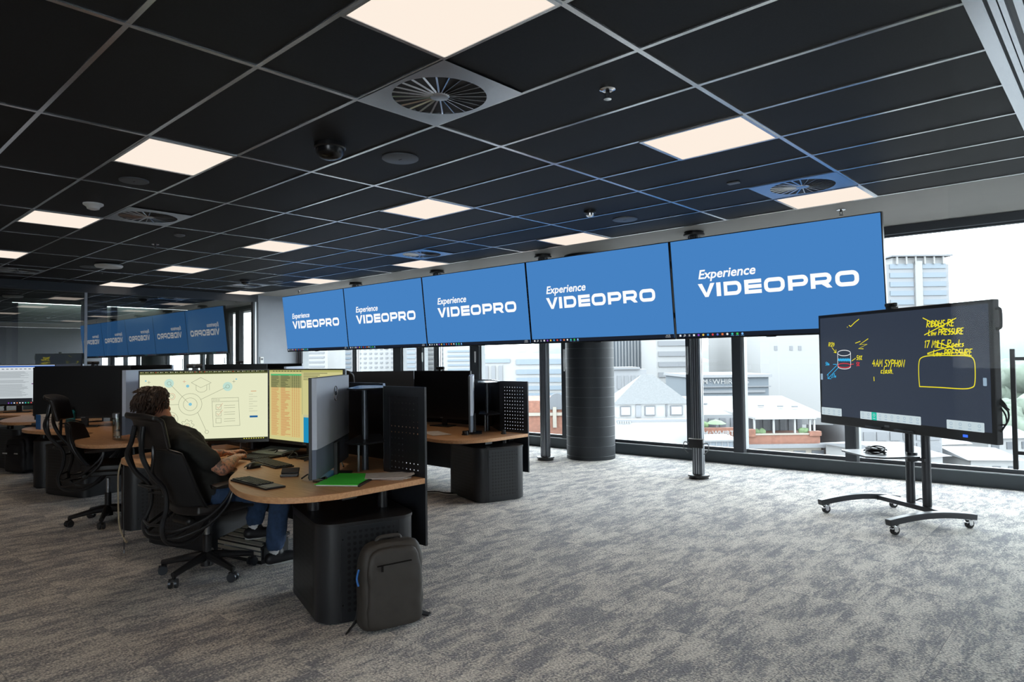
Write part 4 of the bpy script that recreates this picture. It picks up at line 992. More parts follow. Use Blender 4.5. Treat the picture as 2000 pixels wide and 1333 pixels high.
# head: skull, face, jaw, nose, lips, brow, ears
b.cap(hd(0, -0.025, 0.015), hd(0, 0.025, 0.02), 0.088, 0.080); b.cap(hd(0, 0.02, -0.03), hd(0, 0.052, -0.075), 0.062, 0.040); b.cap(hd(0, 0.05, -0.08), hd(0, 0.066, -0.098), 0.030, 0.022)
b.cap(hd(0, 0.095, 0.022), hd(0, 0.118, -0.022), 0.010, 0.015); b.cap(hd(-0.018, 0.088, -0.052), hd(0.018, 0.088, -0.052), 0.011, 0.011); b.cap(hd(-0.04, 0.084, 0.032), hd(0.04, 0.084, 0.032), 0.012, 0.012)
for s in (-1, 1): b.cap(hd(s*0.084, -0.010, 0.022), hd(s*0.082, -0.004, -0.028), 0.016, 0.010); b.cap(hd(s*0.05, 0.06, -0.02), hd(s*0.045, 0.068, -0.03), 0.028, 0.022)
def hand(Wp, direc, side, flat, curl=0.35):
    d = direc.normalized(); n = flat; sd = d.cross(n).normalized()
    pal = Wp+d*0.045
    for k in range(4):
        o_ = sd*(k-1.5)*0.0195
        b.cap(Wp+o_*0.55+d*0.01, Wp+d*0.088+o_, 0.0165, 0.0125)
        l1, l2, l3 = [(0.040, 0.025, 0.019), (0.045, 0.029, 0.020), (0.042, 0.027, 0.019), (0.032, 0.020, 0.017)][k if side > 0 else 3-k]
        p0 = Wp+d*0.088+o_; p1 = p0+(d+n*0.12+o_*4).normalized()*l1; p2 = p1+(d-n*(curl+0.25)+o_*2).normalized()*l2; p3 = p2+(d-n*(curl+0.95)).normalized()*l3
        b.cap(p0, p1, 0.0105, 0.0095, 10); b.cap(p1, p2, 0.0095, 0.0085, 10); b.cap(p2, p3, 0.0085, 0.0072, 10)
    th = -sd*side
    q0 = Wp+d*0.022+th*0.018; q1 = q0+(d*0.7+th*0.8-n*0.2).normalized()*0.040; q2 = q1+(d+th*0.25-n*0.25).normalized()*0.032; q3 = q2+(d-n*0.2).normalized()*0.022
    b.cap(q0, q1, 0.0165, 0.0125, 10); b.cap(q1, q2, 0.0115, 0.0098, 10); b.cap(q2, q3, 0.0098, 0.0078, 10)
hand(WR, Vector((-0.13, 0.115, 0.006)), 1, Vector((0, 0, 1)))
hand(WL, Vector((0.02, 0.16, 0.004)), -1, Vector((0, 0, 1)))
def voxel(o, size, it=5):
    md = o.modifiers.new('merge', 'REMESH'); md.mode = 'VOXEL'; md.voxel_size = size; md.use_smooth_shade = True
    md = o.modifiers.new('soften', 'SMOOTH'); md.factor = 0.5; md.iterations = it
    return o
voxel(b.build('body', M['skin'], per), 0.0055, 5)
for s in (-1, 1): MB().ell(hd(s*0.031, 0.079, 0.012), (0.012, 0.012, 0.012), 14, 8).build('eye', M['white'], per)
def wrinkle(o, strength, scale):
    tx = bpy.data.textures.new('folds', 'CLOUDS'); tx.noise_scale = scale; tx.noise_depth = 2
    md = o.modifiers.new('folds', 'DISPLACE'); md.texture = tx; md.strength = strength; md.mid_level = 0.5; md.texture_coords = 'LOCAL'
b = MB()
b.cap(HIP+Vector((0, 0, 0.02)), WAI, 0.155, 0.160); b.cap(WAI, CH, 0.162, 0.168); b.cap(CH, L_(-3.11, -0.42, 0.95), 0.160, 0.105)
for S_, E_ in ((SR, ER), (SL, EL)): b.cap(L_(-3.11, -0.41, 0.955), S_, 0.092, 0.076); b.cap(S_, S_.lerp(E_, 0.68), 0.078, 0.070)
b.cap(L_(-3.12, -0.43, 0.98), L_(-3.145, -0.44, 1.04), 0.085, 0.068)
o = voxel(b.build('t_shirt', M['tee'], per), 0.011, 3); wrinkle(o, 0.03, 0.09)
b = MB(); b.cap(HIP+Vector((0, 0, 0.01)), WAI+Vector((0, 0.02, -0.09)), 0.15, 0.148)
for h_, k_, a_ in ((HR, KR, AR), (HL, KL, AL)): b.cap(h_, k_, 0.102, 0.074); b.cap(k_, k_.lerp(a_, 0.3), 0.074, 0.076); b.cap(k_.lerp(a_, 0.3), a_+Vector((0, 0, 0.05)), 0.074, 0.066)
o = voxel(b.build('jeans', M['jean'], per), 0.010, 3); wrinkle(o, 0.028, 0.07)
for a_, fw in ((AR, Vector((0.05, 0.17, 0))), (AL, Vector((0.06, 0.16, -0.02)))):
    MB().cap(a_+Vector((0, 0, 0.04)), a_+Vector((0, 0, -0.03)), 0.045, 0.043).build('sock', M['sock'], per)
    b = MB(); b.cap(a_+Vector((0, -0.04, -0.055)), a_+fw*0.5+Vector((0, 0, -0.058)), 0.043, 0.045); b.cap(a_+fw*0.5+Vector((0, 0, -0.058)), a_+fw+Vector((0, 0, -0.066)), 0.045, 0.032); b.cap(a_+Vector((0, 0, -0.05)), a_+Vector((0, 0.01, -0.01)), 0.044, 0.046)
    s_ = voxel(b.build('shoe', M['shoe'], per), 0.008, 3)
    b = MB(); P = [a_+Vector((0, -0.075, -0.094)), a_+Vector((0.03, -0.03, -0.094)), a_+fw*0.5+Vector((0.042, 0, -0.094)), a_+fw+Vector((0.025, 0.02, -0.094)), a_+fw*1.2+Vector((0, 0, -0.094)), a_+fw+Vector((-0.03, 0.01, -0.094)), a_+fw*0.5+Vector((-0.042, 0, -0.094)), a_+Vector((-0.03, -0.03, -0.094))]
    zb_ = P[0].z; b.prism([(p.x, p.y) for p in P], zb_-0.005, zb_+0.016); b.build('sole', M['sole'], s_, bevel=0.004)
# hair: a full cap with wavy locks
b = MB(); b.cap(hd(0, -0.040, 0.040), hd(0, 0.020, 0.062), 0.090, 0.078); b.cap(hd(0, -0.055, -0.005), hd(0, -0.060, -0.045), 0.082, 0.060); b.cap(hd(0, 0.03, 0.07), hd(0.0, 0.06, 0.075), 0.055, 0.035)
for s in (-1, 1): b.cap(hd(s*0.045, -0.02, 0.03), hd(s*0.055, 0.008, 0.03), 0.050, 0.036)
h_ = voxel(b.build('hair', M['hair'], per), 0.007, 2); wrinkle(h_, 0.035, 0.030)
rh = random.Random(11)
b = MB()
for i in range(420):
    th = rh.uniform(0, 2*PI); ph = math.acos(rh.uniform(-0.35, 1))
    n_ = Vector((math.sin(ph)*math.cos(th), math.sin(ph)*math.sin(th), math.cos(ph)))
    if n_.y > 0.55 and n_.z < 0.45: continue
    p = hd(n_.x*0.096, n_.y*0.115-0.022, n_.z*0.106+0.030)
    fl = (FR*n_.x*0.3 - FU*(0.9 if n_.z < 0.6 else 0.1) - FD*0.6 + FR*rh.uniform(-0.5, 0.5)).normalized()
    wv = FR*rh.uniform(-1, 1)+FU*rh.uniform(-1, 1); out = (p-HD).normalized(); pts = []
    for k in range(6): pts.append(p+fl*0.011*k+wv*0.004*math.sin(k*1.7+i)+out*(0.006*math.sin(k*0.9)))
    b.tube(pts, [0.0032, 0.0038, 0.0038, 0.0034, 0.0026, 0.001], 5)
b.build('hair_locks', M['hair'], per)['kind'] = 'stuff'

# footrest under the nearest desk
M['slat'] = mat('brushed_slats', rgb(205, 200, 186), 0.4, metal=0.35)
t = thing('footrest', 'silver and black slatted footrest under the nearest desk, below the foot', 'footrest', (-3.16, 0.20, 0), R(12))
b = MB(); b.b2((-0.24, -0.13, 0.0), (0.24, 0.13, 0.025)); b.b2((-0.235, -0.10, 0.02), (-0.215, 0.12, 0.14)); b.b2((0.215, -0.10, 0.02), (0.235, 0.12, 0.14)); b.build('base', M['black'], t)
b = MB(); rot = Matrix.Rotation(R(12), 3, 'X'); b.box((0, 0, 0.140), (0.48, 0.27, 0.02), 0, rot); b.build('tread', M['black'], t)
for k in range(4): b = MB(); b.box(Vector((0, 0, 0.140))+rot @ Vector((0, -0.10+k*0.065, 0.013)), (0.47, 0.040, 0.006), 0, rot); b.build('tread_slat', M['slat'], t)
for k in range(3): MB().b2((-0.238, -0.135, 0.028+k*0.034), (0.238, -0.128, 0.050+k*0.034)).build('front_slat', M['slat'], t)

# ------------------------------------------------------------------ mobile whiteboard screen
A_ = Vector((0.832, -0.555, 0)); ang = math.atan2(-0.555, 0.832)
wb = thing('mobile_whiteboard', 'black interactive whiteboard screen with coloured handwriting on a wheeled stand', 'whiteboard', (0.157, 4.38, 0), ang)
M['stand'] = mat('stand_dark_grey', rgb(58, 60, 64), 0.36, metal=0.3)
M['board'] = emat('board_dark', rgb(45, 52, 66), 0.78)
X0, X1, Z0, Z1 = -0.80, 1.065, 0.785, 1.845
b = MB(); b.b2((X0, -0.075, Z0), (X1, -0.015, Z1)); b.b2((X0+0.2, -0.015, Z0+0.15), (X1-0.2, 0.02, Z1-0.15)); b.build('housing', M['black'], wb, bevel=0.006)
mb_ = mat('board_glass', rgb(26, 31, 40), 0.5, spec=0.22, emit=rgb(47, 55, 69), strength=1.0)
MB().b2((X0+0.03, -0.078, Z0+0.085), (X1-0.035, -0.074, Z1-0.03)).build('screen', mb_, wb)
YL = E('marker_yellow', 238, 226, 40); WHT = E('marker_white', 235, 238, 240); CY = E('marker_cyan', 60, 180, 235); RED = E('marker_red', 225, 60, 70)
def hand_text(d, x, z, s, h, m, wd, slant=0.18):
    """pen lettering: simple stroke glyphs"""
    G = {'R': [[(0, 0), (0.05, 1), (0.5, 0.95), (0.55, 0.6), (0.08, 0.5), (0.6, 0)]], 'I': [[(0.1, 0), (0.12, 1)]], 'D': [[(0, 0), (0.03, 1), (0.45, 0.8), (0.5, 0.3), (0.02, 0)]], 'O': [[(0.25, 0.95), (0, 0.55), (0.2, 0), (0.5, 0.35), (0.3, 0.95)]], 'A': [[(0, 0), (0.28, 1), (0.55, 0)], [(0.1, 0.38), (0.48, 0.4)]], 'H': [[(0, 0), (0.05, 1)], [(0.5, 0), (0.55, 1)], [(0.02, 0.5), (0.52, 0.52)]], 'S': [[(0.5, 0.92), (0.15, 0.95), (0.08, 0.6), (0.45, 0.4), (0.4, 0.05), (0, 0.05)]], 'E': [[(0.5, 1), (0.05, 0.97), (0, 0), (0.48, 0.02)], [(0.02, 0.5), (0.4, 0.52)]], 'L': [[(0.05, 1), (0, 0.02), (0.45, 0.0)]], 'o': [[(0.22, 0.55), (0, 0.3), (0.2, 0), (0.42, 0.28), (0.22, 0.55)]], 'w': [[(0, 0.5), (0.1, 0), (0.25, 0.4), (0.4, 0), (0.55, 0.55)]], 'P': [[(0, 0), (0.04, 1), (0.5, 0.9), (0.45, 0.5), (0.03, 0.45)]], 'r': [[(0, 0), (0.05, 0.5), (0.1, 0.38), (0.35, 0.52)]], 'e': [[(0.02, 0.28), (0.38, 0.32), (0.3, 0.52), (0.05, 0.4), (0.08, 0.05), (0.4, 0.08)]], 's': [[(0.32, 0.5), (0.05, 0.42), (0.3, 0.18), (0, 0.02)]], 'u': [[(0, 0.5), (0.03, 0.05), (0.3, 0.05), (0.36, 0.5), (0.4, 0)]], 'U': [[(0, 1), (0.03, 0.15), (0.25, 0), (0.48, 0.15), (0.5, 1)]], 'M': [[(0, 0), (0.08, 1), (0.3, 0.4), (0.55, 1), (0.62, 0)]], 'K': [[(0, 0), (0.05, 1)], [(0.5, 1), (0.05, 0.45), (0.55, 0)]], 'k': [[(0, 0), (0.05, 1)], [(0.35, 0.5), (0.05, 0.28), (0.4, 0)]], 'c': [[(0.36, 0.48), (0.05, 0.4), (0.05, 0.06), (0.38, 0.06)]], 'l': [[(0.1, 1), (0.06, 0), (0.16, 0.0)]], 'a': [[(0.36, 0.5), (0.05, 0.4), (0.05, 0.04), (0.33, 0.2), (0.36, 0.5), (0.42, 0)]], 'h': [[(0, 0), (0.05, 1)], [(0.02, 0.35), (0.25, 0.52), (0.34, 0)]], 'Y': [[(0, 1), (0.25, 0.5)], [(0.55, 1), (0.1, 0)]], 'N': [[(0, 0), (0.05, 1), (0.48, 0), (0.55, 1)]], '4': [[(0.3, 1), (0, 0.4), (0.55, 0.42)], [(0.4, 0.7), (0.35, 0)]], '1': [[(0.05, 0.8), (0.2, 1), (0.18, 0)]], '2': [[(0.02, 0.8), (0.3, 1), (0.45, 0.7), (0, 0), (0.5, 0.02)]], '7': [[(0, 0.95), (0.5, 1), (0.2, 0)]], '0': [[(0.25, 0.95), (0, 0.5), (0.22, 0), (0.48, 0.45), (0.25, 0.95)]], '5': [[(0.5, 1), (0.1, 0.95), (0.06, 0.55), (0.42, 0.5), (0.4, 0.06), (0, 0.02)]], '%': [[(0, 0), (0.5, 1)], [(0.1, 0.95), (0.02, 0.8), (0.16, 0.75), (0.1, 0.95)], [(0.42, 0.25), (0.34, 0.1), (0.5, 0.05), (0.42, 0.25)]], 'm': [[(0, 0), (0.03, 0.5), (0.2, 0.45), (0.22, 0), (0.24, 0.45), (0.44, 0.45), (0.46, 0)]], '.': [[(0.05, 0), (0.12, 0.04)]]}
    for ch in s:
        if ch == ' ': x += h*0.35; continue
        for st in G[ch]: d.stroke([(x+(a+c*slant)*h*0.9, z+c*h) for a, c in st], wd, m)
        x += (max(a for st in G[ch] for a, c in st)+0.16)*h*0.9
    return x
lw = 0.0075
d = Draw(-0.0795)
hand_text(d, 0.49, 1.665, 'RIDDHS RE', 0.052, YL, lw); hand_text(d, 0.505, 1.60, 'Low PRESSURE', 0.046, YL, lw)
d.stroke([(0.455, 1.745), (0.60, 1.675), (0.74, 1.612)], lw, YL); d.stroke([(0.465, 1.605), (0.62, 1.665), (0.765, 1.725)], lw, YL)
hand_text(d, 0.46, 1.50, '17 MILE Rocks', 0.058, YL, lw); hand_text(d, 0.545, 1.435, 'Low PRESSURE', 0.05, YL, lw)
d.stroke([(0.56, 1.55), (0.70, 1.505), (0.85, 1.435)], lw, YL); d.stroke([(0.49, 1.455), (0.63, 1.49), (0.80, 1.525)], lw, YL); d.stroke([(0.49, 1.448), (0.66, 1.452), (0.86, 1.462)], lw*0.8, YL)
d.build('crossed_out_notes', wb)
d = Draw(-0.0795); d.stroke(smooth_path([(0.405, 1.185, 0), (0.400, 1.28, 0), (0.405, 1.375, 0), (0.43, 1.42, 0), (0.52, 1.437, 0), (0.70, 1.437, 0), (0.86, 1.43, 0), (0.905, 1.40, 0), (0.912, 1.32, 0), (0.905, 1.225, 0), (0.88, 1.195, 0), (0.80, 1.182, 0), (0.60, 1.185, 0), (0.405, 1.185, 0)], 4) and [tuple(p)[:2] for p in smooth_path([(0.405, 1.185, 0), (0.400, 1.28, 0), (0.405, 1.375, 0), (0.43, 1.42, 0), (0.52, 1.437, 0), (0.70, 1.437, 0), (0.86, 1.43, 0), (0.905, 1.40, 0), (0.912, 1.32, 0), (0.905, 1.225, 0), (0.88, 1.195, 0), (0.80, 1.182, 0), (0.60, 1.185, 0)], 4)], lw, YL, True); d.build('drawn_box', wb)
d = Draw(-0.0795); hand_text(d, -0.10, 1.345, '4AM SYPHON', 0.060, YL, lw); hand_text(d, -0.005, 1.285, 'clash.', 0.060, YL, lw); d.stroke([(-0.085, 1.255), (-0.083, 1.215)], lw, YL); d.build('written_note', wb)
d = Draw(-0.0795); d.stroke([(-0.375, 1.728), (-0.352, 1.715), (-0.30, 1.75), (-0.245, 1.778)], lw, YL); d.stroke([(-0.40, 1.712), (-0.392, 1.712)], lw, YL); d.build('tick_mark', wb)
d = Draw(-0.0795)
d.stroke([(-0.448+0.085*math.cos(2*PI*k/24), 1.47+0.026*math.sin(2*PI*k/24)) for k in range(24)], 0.006, WHT, True); d.stroke([(-0.533, 1.47), (-0.535, 1.35)], 0.006, WHT); d.stroke([(-0.363, 1.47), (-0.365, 1.35)], 0.006, WHT); d.stroke([(-0.450+0.085*math.cos(PI+PI*k/12), 1.345+0.026*math.sin(PI+PI*k/12)) for k in range(13)], 0.006, WHT)
d.stroke([(-0.449+0.083*math.cos(2*PI*k/24), 1.352+0.020*math.sin(2*PI*k/24)) for k in range(24)], 0.007, RED, True)
d.stroke([(-0.53+0.011*k, 1.405+(0.006 if k % 2 else -0.006)) for k in range(16)], 0.016, CY); d.build('drawn_cylinder', wb)
d = Draw(-0.0795); hand_text(d, -0.655, 1.535, 'R120', 0.038, YL, 0.006); d.stroke([(-0.61, 1.525), (-0.555, 1.475)], 0.006, YL); d.stroke([(-0.585, 1.478), (-0.553, 1.473), (-0.555, 1.505)], 0.006, YL)
d.stroke([(-0.30, 1.558), (-0.235, 1.575)], 0.006, YL); d.stroke([(-0.14, 1.595), (-0.245, 1.545), (-0.155, 1.545), (-0.26, 1.508), (-0.20, 1.505)], 0.007, YL)
d.stroke([(-0.35, 1.395), (-0.30, 1.42)], 0.006, YL); hand_text(d, -0.29, 1.405, '50%', 0.040, YL, 0.006); d.stroke([(-0.36, 1.363), (-0.325, 1.366)], 0.006, RED); hand_text(d, -0.295, 1.35, '5%', 0.034, RED, 0.006)
hand_text(d, -0.705, 1.352, '50m', 0.032, CY, 0.006); d.stroke([(-0.60, 1.362), (-0.545, 1.362)], 0.006, CY); d.stroke([(-0.69, 1.255), (-0.545, 1.355)], 0.006, CY); d.stroke([(-0.53, 1.330), (-0.672, 1.225)], 0.006, CY); d.stroke([(-0.672, 1.265), (-0.676, 1.223), (-0.63, 1.222)], 0.006, CY); hand_text(d, -0.625, 1.235, '27m', 0.036, CY, 0.006)
d.build('callout_notes', wb)
TBL = E('toolbar_pale', 198, 214, 220); TIC = E('toolbar_icon', 150, 175, 195); TG = E('toolbar_green', 40, 190, 165)
for nm, (a, c, zz0, zz1), n_ in (('tool_bar', (-0.262, 0.408, 0.868, 0.938), 10), ('page_bar', (0.651, 0.972, 0.866, 0.937), 4), ('menu_bar', (-0.776, -0.50, 0.868, 0.941), 4)):
    d = Draw(-0.0790); d.poly(rrect(a, zz0, c, zz1, 0.006), TBL); o = d.build(nm, wb)
    for k in range(n_):
        d = Draw(-0.0795); xx = a+(c-a)*(k+0.5)/n_; ic = TIC
        if nm == 'tool_bar' and k == 2: d.rect(xx-0.03, zz0, xx+0.03, zz1, TG); d.y = -0.080; ic = TBL
        d.circle(xx, zz0+0.044, 0.011, 0.0035, ic, 12); d.rect(xx-0.014, zz0+0.013, xx+0.014, zz0+0.018, ic); d.build('tool_icon', o)
for x in (-0.765, 0.985):
    d = Draw(-0.0795); d.poly(rrect(x-0.012, 1.21, x+0.018, 1.27, 0.006), TIC); d.build('side_tab', wb)
b = MB(); b.b2((0.02, -0.079, 0.818), (0.075, -0.0745, 0.835), 0); b.build('maker_badge', M['grey'], wb)
b = MB(); b.b2((-0.19, -0.095, 0.80), (0.0, -0.072, 0.815)); b.b2((0.14, -0.095, 0.80), (0.33, -0.072, 0.815)); b.build('pen_tray', M['metald'], wb, bevel=0.003)
MB().b2((0.79, -0.0785, 0.815), (0.83, -0.0735, 0.835)).build('power_light', emat('blue_led', rgb(60, 110, 255), 1.2), wb)
b = MB(); b.tube(smooth_path([(1.06, -0.045, 1.775), (1.095, -0.045, 1.77), (1.10, -0.045, 1.70), (1.095, -0.045, 1.635), (1.06, -0.045, 1.63)], 5), 0.011, 8); b.build('side_handle', M['black'], wb)
b = MB(); b.tube(smooth_path([(1.06, -0.03, 1.12), (1.10, -0.02, 1.06), (1.12, -0.03, 0.98), (1.08, -0.04, 0.90), (1.06, -0.03, 0.88)], 5), 0.007, 6); b.tube(smooth_path([(1.06, -0.03, 1.06), (1.09, -0.02, 1.0), (1.10, -0.03, 0.94), (1.06, -0.03, 0.93)], 5), 0.006, 6); b.cyl((1.04, -0.03, 1.11), (1.12, -0.03, 1.04), 0.012); b.build('side_cables', M['black'], wb)
# stand: two columns, base frame with two feet, castors
for x in (-0.05, 0.125):
    b = MB(); b.cyl((x, 0.245, 0.13), (x, 0.245, 1.55), 0.036, seg=24); b.build('column', M['stand'], wb)
b = MB(); b.b2((-0.20, 0.03, 1.1), (0.28, 0.215, 1.16)); b.b2((-0.20, 0.03, 1.40), (0.28, 0.215, 1.46)); b.build('screen_mount', M['black'], wb)
b = MB(); b.b2((-0.40, 0.18, 0.095), (0.40, 0.31, 0.135)); b.build('cross_plate', M['stand'], wb, bevel=0.004)
for s in (-1, 1):
    def foot(u, v):
        y = -0.42+u*0.86; z = 0.088+0.045*math.sin(PI*min(1, max(0, u*0.9+0.08)))
        return (s*0.40+(v-0.5)*0.062, y, z)
    b = MB(); b.patch(foot, 16, 2, 0.05); ft = b.build('foot', M['stand'], wb, bevel=0.006)
    for y in (-0.37, 0.37):
        b = MB(); b.cyl((s*0.40, y, 0.085), (s*0.40, y, 0.07), 0.02); b.box((s*0.40, y+0.012, 0.062), (0.035, 0.07, 0.012), 0, Matrix.Rotation(0.35, 3, 'X')); b.b2((s*0.40-0.024, y-0.008, 0.03), (s*0.40-0.019, y+0.03, 0.07)); b.b2((s*0.40+0.019, y-0.008, 0.03), (s*0.40+0.024, y+0.03, 0.07))
        b.cyl((s*0.40-0.014, y+0.015, 0.036), (s*0.40+0.014, y+0.015, 0.036), 0.036, seg=24, mi=1); b.cyl((s*0.40-0.02, y+0.015, 0.036), (s*0.40+0.02, y+0.015, 0.036), 0.014, seg=12)
        b.build('castor', [M['chrome'], M['blackm']], ft)
b = MB(); b.prism([(-0.49, -0.10), (-0.45, -0.13), (-0.05, -0.22), (0.06, -0.12), (0.11, 0.20), (0.02, 0.26), (-0.44, 0.16)], 0.545, 0.56); b.cyl((-0.02, 0.24, 0.5), (-0.02, 0.24, 0.58), 0.045); b.b2((-0.08, 0.2, 0.52), (0.15, 0.26, 0.55)); b.build('shelf', M['stand'], wb, bevel=0.003)
b = MB(); b.tube(smooth_path([(-0.03, 0.28, 0.15), (0.02, 0.30, 0.17), (0.06, 0.33, 0.10), (-0.25, 0.36, 0.09), (-0.4, 0.2, 0.09)], 5), 0.006, 6); b.build('power_cable', M['black'], wb)
t = thing('webcam', 'small black webcam clipped on top of the mobile whiteboard', 'webcam', (0.157+0.832*0.10, 4.38-0.555*0.10, 1.846), ang)
MB().b2((-0.055, -0.07, 0.018), (0.055, -0.03, 0.05)).build('body', M['black'], t, bevel=0.008); MB().b2((-0.03, -0.078, 0.0), (0.03, -0.005, 0.018)).build('clip', M['black'], t); b = MB(); b.cyl((0.02, -0.07, 0.035), (0.02, -0.077, 0.035), 0.011); b.build('lens', M['gloss'], t)
b = MB(); rr_ = random.Random(2)
P = []
for k in range(64):
    a = 2*PI*k/16; P.append((0.10*math.cos(a)*(1+0.08*math.sin(k*0.7)), 0.055*math.sin(a)*(1+0.1*math.cos(k*0.5)), 0.008+0.011*(k//16)+0.004*math.sin(k*1.3)))
b.tube(smooth_path(P, 3), 0.006, 6); b.tube(smooth_path([(-0.11, -0.03, 0.008), (-0.02, 0.0, 0.058), (0.06, 0.03, 0.056), (0.09, 0.04, 0.03)], 5), 0.006, 6)
o = b.build('coiled_cable', M['black']); Q = wb.location+A_*(-0.20)+Vector((0.555, 0.832, 0))*0.02; o.location = (Q.x, Q.y, 0.561); o.rotation_euler = (0, 0, ang); tag(o, 'black coiled cable lying on the whiteboard stand shelf', 'cable')

# glass door leaf with a pull handle at the right edge
t = thing('door_1', None, None, (1.30, 2.0, 0)); struct(t)
b = MB(); b.b2((-0.006, -1.6, 0.03), (0.006, 0.96, CEIL-0.02)); b.build('glass_leaf', glassmat('door_glass', (0.985, 0.99, 0.99, 1), 0.004), t)
b = MB(); b.b2((-0.115, 0.84, 0.745), (-0.090, 0.87, 1.475)); b.b2((-0.095, 0.845, 1.405), (0.0, 0.865, 1.425)); b.b2((-0.095, 0.845, 0.835), (0.0, 0.865, 0.855)); b.build('pull_handle', M['blackm'], t, bevel=0.002)
MB().b2((-0.02, 0.90, 0.0), (0.02, 0.97, 0.05)).build('floor_pivot', M['frame'], t)

# ------------------------------------------------------------------ backpacks
def backpack(name, label, loc, rz, w_, h_, d_, m, tilt):
    t = thing(name, label, 'backpack', loc, rot=(R(tilt), 0, rz))
    def shell(ww, hh, dd, z0, y0):
        b = MB(); n = 20; prof = []
        for j in range(13):
            v = j/12; z = z0+hh*v
            k = 1.0 if v < 0.72 else math.sqrt(max(0.0, 1-((v-0.72)/0.30)**2))
            kb = 1 if v > 0.06 else 0.9+0.1*v/0.06
            bul = 1+0.10*math.sin(PI*min(1, v*1.1))
            prof.append((z, ww/2*(0.55+0.45*k)*kb, dd/2*(0.45+0.55*k)*kb*bul))
        rings = []
        for z, a, c in prof:
            rings.append([b.v((math.copysign(abs(math.cos(2*PI*i/n))**0.45, math.cos(2*PI*i/n))*a, y0+math.copysign(abs(math.sin(2*PI*i/n))**0.5, math.sin(2*PI*i/n))*c, z)) for i in range(n)])
        for p_, q_ in zip(rings, rings[1:]):
            for i in range(n): b._f([p_[i], p_[(i+1) % n], q_[(i+1) % n], q_[i]], 0)
        b._f(list(reversed(rings[0])), 0); b._f(rings[-1], 0)
        return b
    o = shell(w_, h_, d_, 0.0, 0.0).build('main_body', m, t, sub=1); wrinkle(o, 0.02, 0.12)
    o = shell(w_*0.86, h_*0.92, d_*0.45, 0.012, -d_*0.42).build('front_panel', m, t, sub=1); wrinkle(o, 0.022, 0.10)
    b = MB(); P = [(-w_*0.36, -d_*0.60, h_*0.60), (-w_*0.33, -d_*0.58, h_*0.78), (0, -d_*0.565, h_*0.80), (w_*0.33, -d_*0.58, h_*0.78), (w_*0.36, -d_*0.60, h_*0.60)]
    b.tube([(-w_*0.30, -d_*0.655, h_*0.765), (w_*0.24, -d_*0.655, h_*0.775)], 0.004, 6); b.b2((-w_*0.24, -d_*0.69, h_*0.70), (-w_*0.21, -d_*0.655, h_*0.765)); b.build('front_zip', M['gloss'], t)
    b = MB(); b.tube(smooth_path([(-0.07, d_*0.15, h_*0.97), (-0.05, d_*0.12, h_*1.02), (0.05, d_*0.12, h_*1.02), (0.07, d_*0.15, h_*0.97)], 5), 0.011, 8); b.build('grab_handle', m, t)
    for s in (-1, 1):
        b = MB(); b.patch(lambda u, v: Vector(smooth_path([(s*w_*0.30, d_*0.50, h_*0.85), (s*w_*0.36, d_*0.60, h_*0.4), (s*w_*0.45, d_*0.50, 0.05), (s*w_*0.58, d_*0.30, 0.012), (s*w_*0.66, d_*0.05, 0.008)], 5)[int(round(u*20))])+Vector(((v-0.5)*0.03, (v-0.5)*0.03, 0)), 20, 2, 0.008); b.build('shoulder_strap', M['blackm'], t)
    return t
M['packm'] = mat('backpack_fabric', rgb(58, 54, 50), 0.6, noise_amt=0.08, noise_scale=20, bump=0.15, bump_scale=500)
bp1 = backpack('backpack', 'dark grey backpack standing on the carpet against the nearest desk pedestal', (-1.295, 0.055, 0.002), R(74), 0.36, 0.47, 0.15, M['packm'], 0)
b = MB(); b.tube(smooth_path([(-0.185, -0.03, 0.34), (-0.20, -0.04, 0.30), (-0.195, -0.05, 0.26)], 4), 0.006, 6); b.build('blue_zip_cord', mat('blue_cord', rgb(40, 110, 190), 0.6), bp1)
bp2 = backpack('backpack', 'black backpack with small reflective strips on the floor at the left edge', (-9.35, 0.02, 0.002), R(25), 0.42, 0.50, 0.24, mat('black_nylon', rgb(24, 25, 30), 0.55), 0)
b = MB(); b.b2((-0.13, -0.200, 0.27), (-0.05, -0.195, 0.285)); b.b2((0.08, -0.200, 0.27), (0.14, -0.195, 0.285)); b.build('reflective_strip', M['white'], bp2)

# ------------------------------------------------------------------ things on the desks
ZD = 0.7225
def keyboard(name, label, x, y, z, rz, w_, d_, pad=0.0, rows=5, cols=15):
    t = thing(name, label, 'keyboard', (x, y, z), rz)
    b = MB(); b.prism([(-w_/2, -d_/2), (w_/2, -d_/2), (w_/2, d_/2), (-w_/2, d_/2)], 0.0, 0.010); o = b.build('base', M['black'], t, bevel=0.003)
    kw = (w_-0.016-pad)/cols; kd = (d_-0.014)/rows; rk = random.Random(4)
    for r_ in range(rows):
        b = MB(); c = 0; yy = -d_/2+0.007+(r_+0.5)*kd
        while c < cols:
            span = 6 if (r_ == 0 and c == 4) else 1
            xx = -w_/2+0.008+(c+span/2)*kw; b.box((xx, yy, 0.0135), (kw*span-0.0035, kd-0.0035, 0.007), 0, taper=0.85); c += span
        k = b.build('key_row', M['keycap'], t)
    if pad: MB().b2((w_/2-pad+0.004, -d_/2+0.02, 0.0095), (w_/2-0.008, d_/2-0.012, 0.0115)).build('touchpad', M['silverd'], t)
    return t
M['keycap'] = mat('keycap', rgb(46, 48, 50), 0.5)
keyboard('keyboard', 'slim black keyboard with touchpad at the front tip of the nearest desk', -2.135, -0.285, ZD, R(-1), 0.46, 0.125, pad=0.12, cols=13)
keyboard('keyboard', 'full-size black keyboard lying right of the mouse', -2.80, 0.155, ZD, R(-6), 0.46, 0.135, cols=20, rows=6)
t = thing('mouse', 'black computer mouse between the hand and the keyboards', 'mouse', (-2.745, -0.005, ZD), R(15))
b = MB()
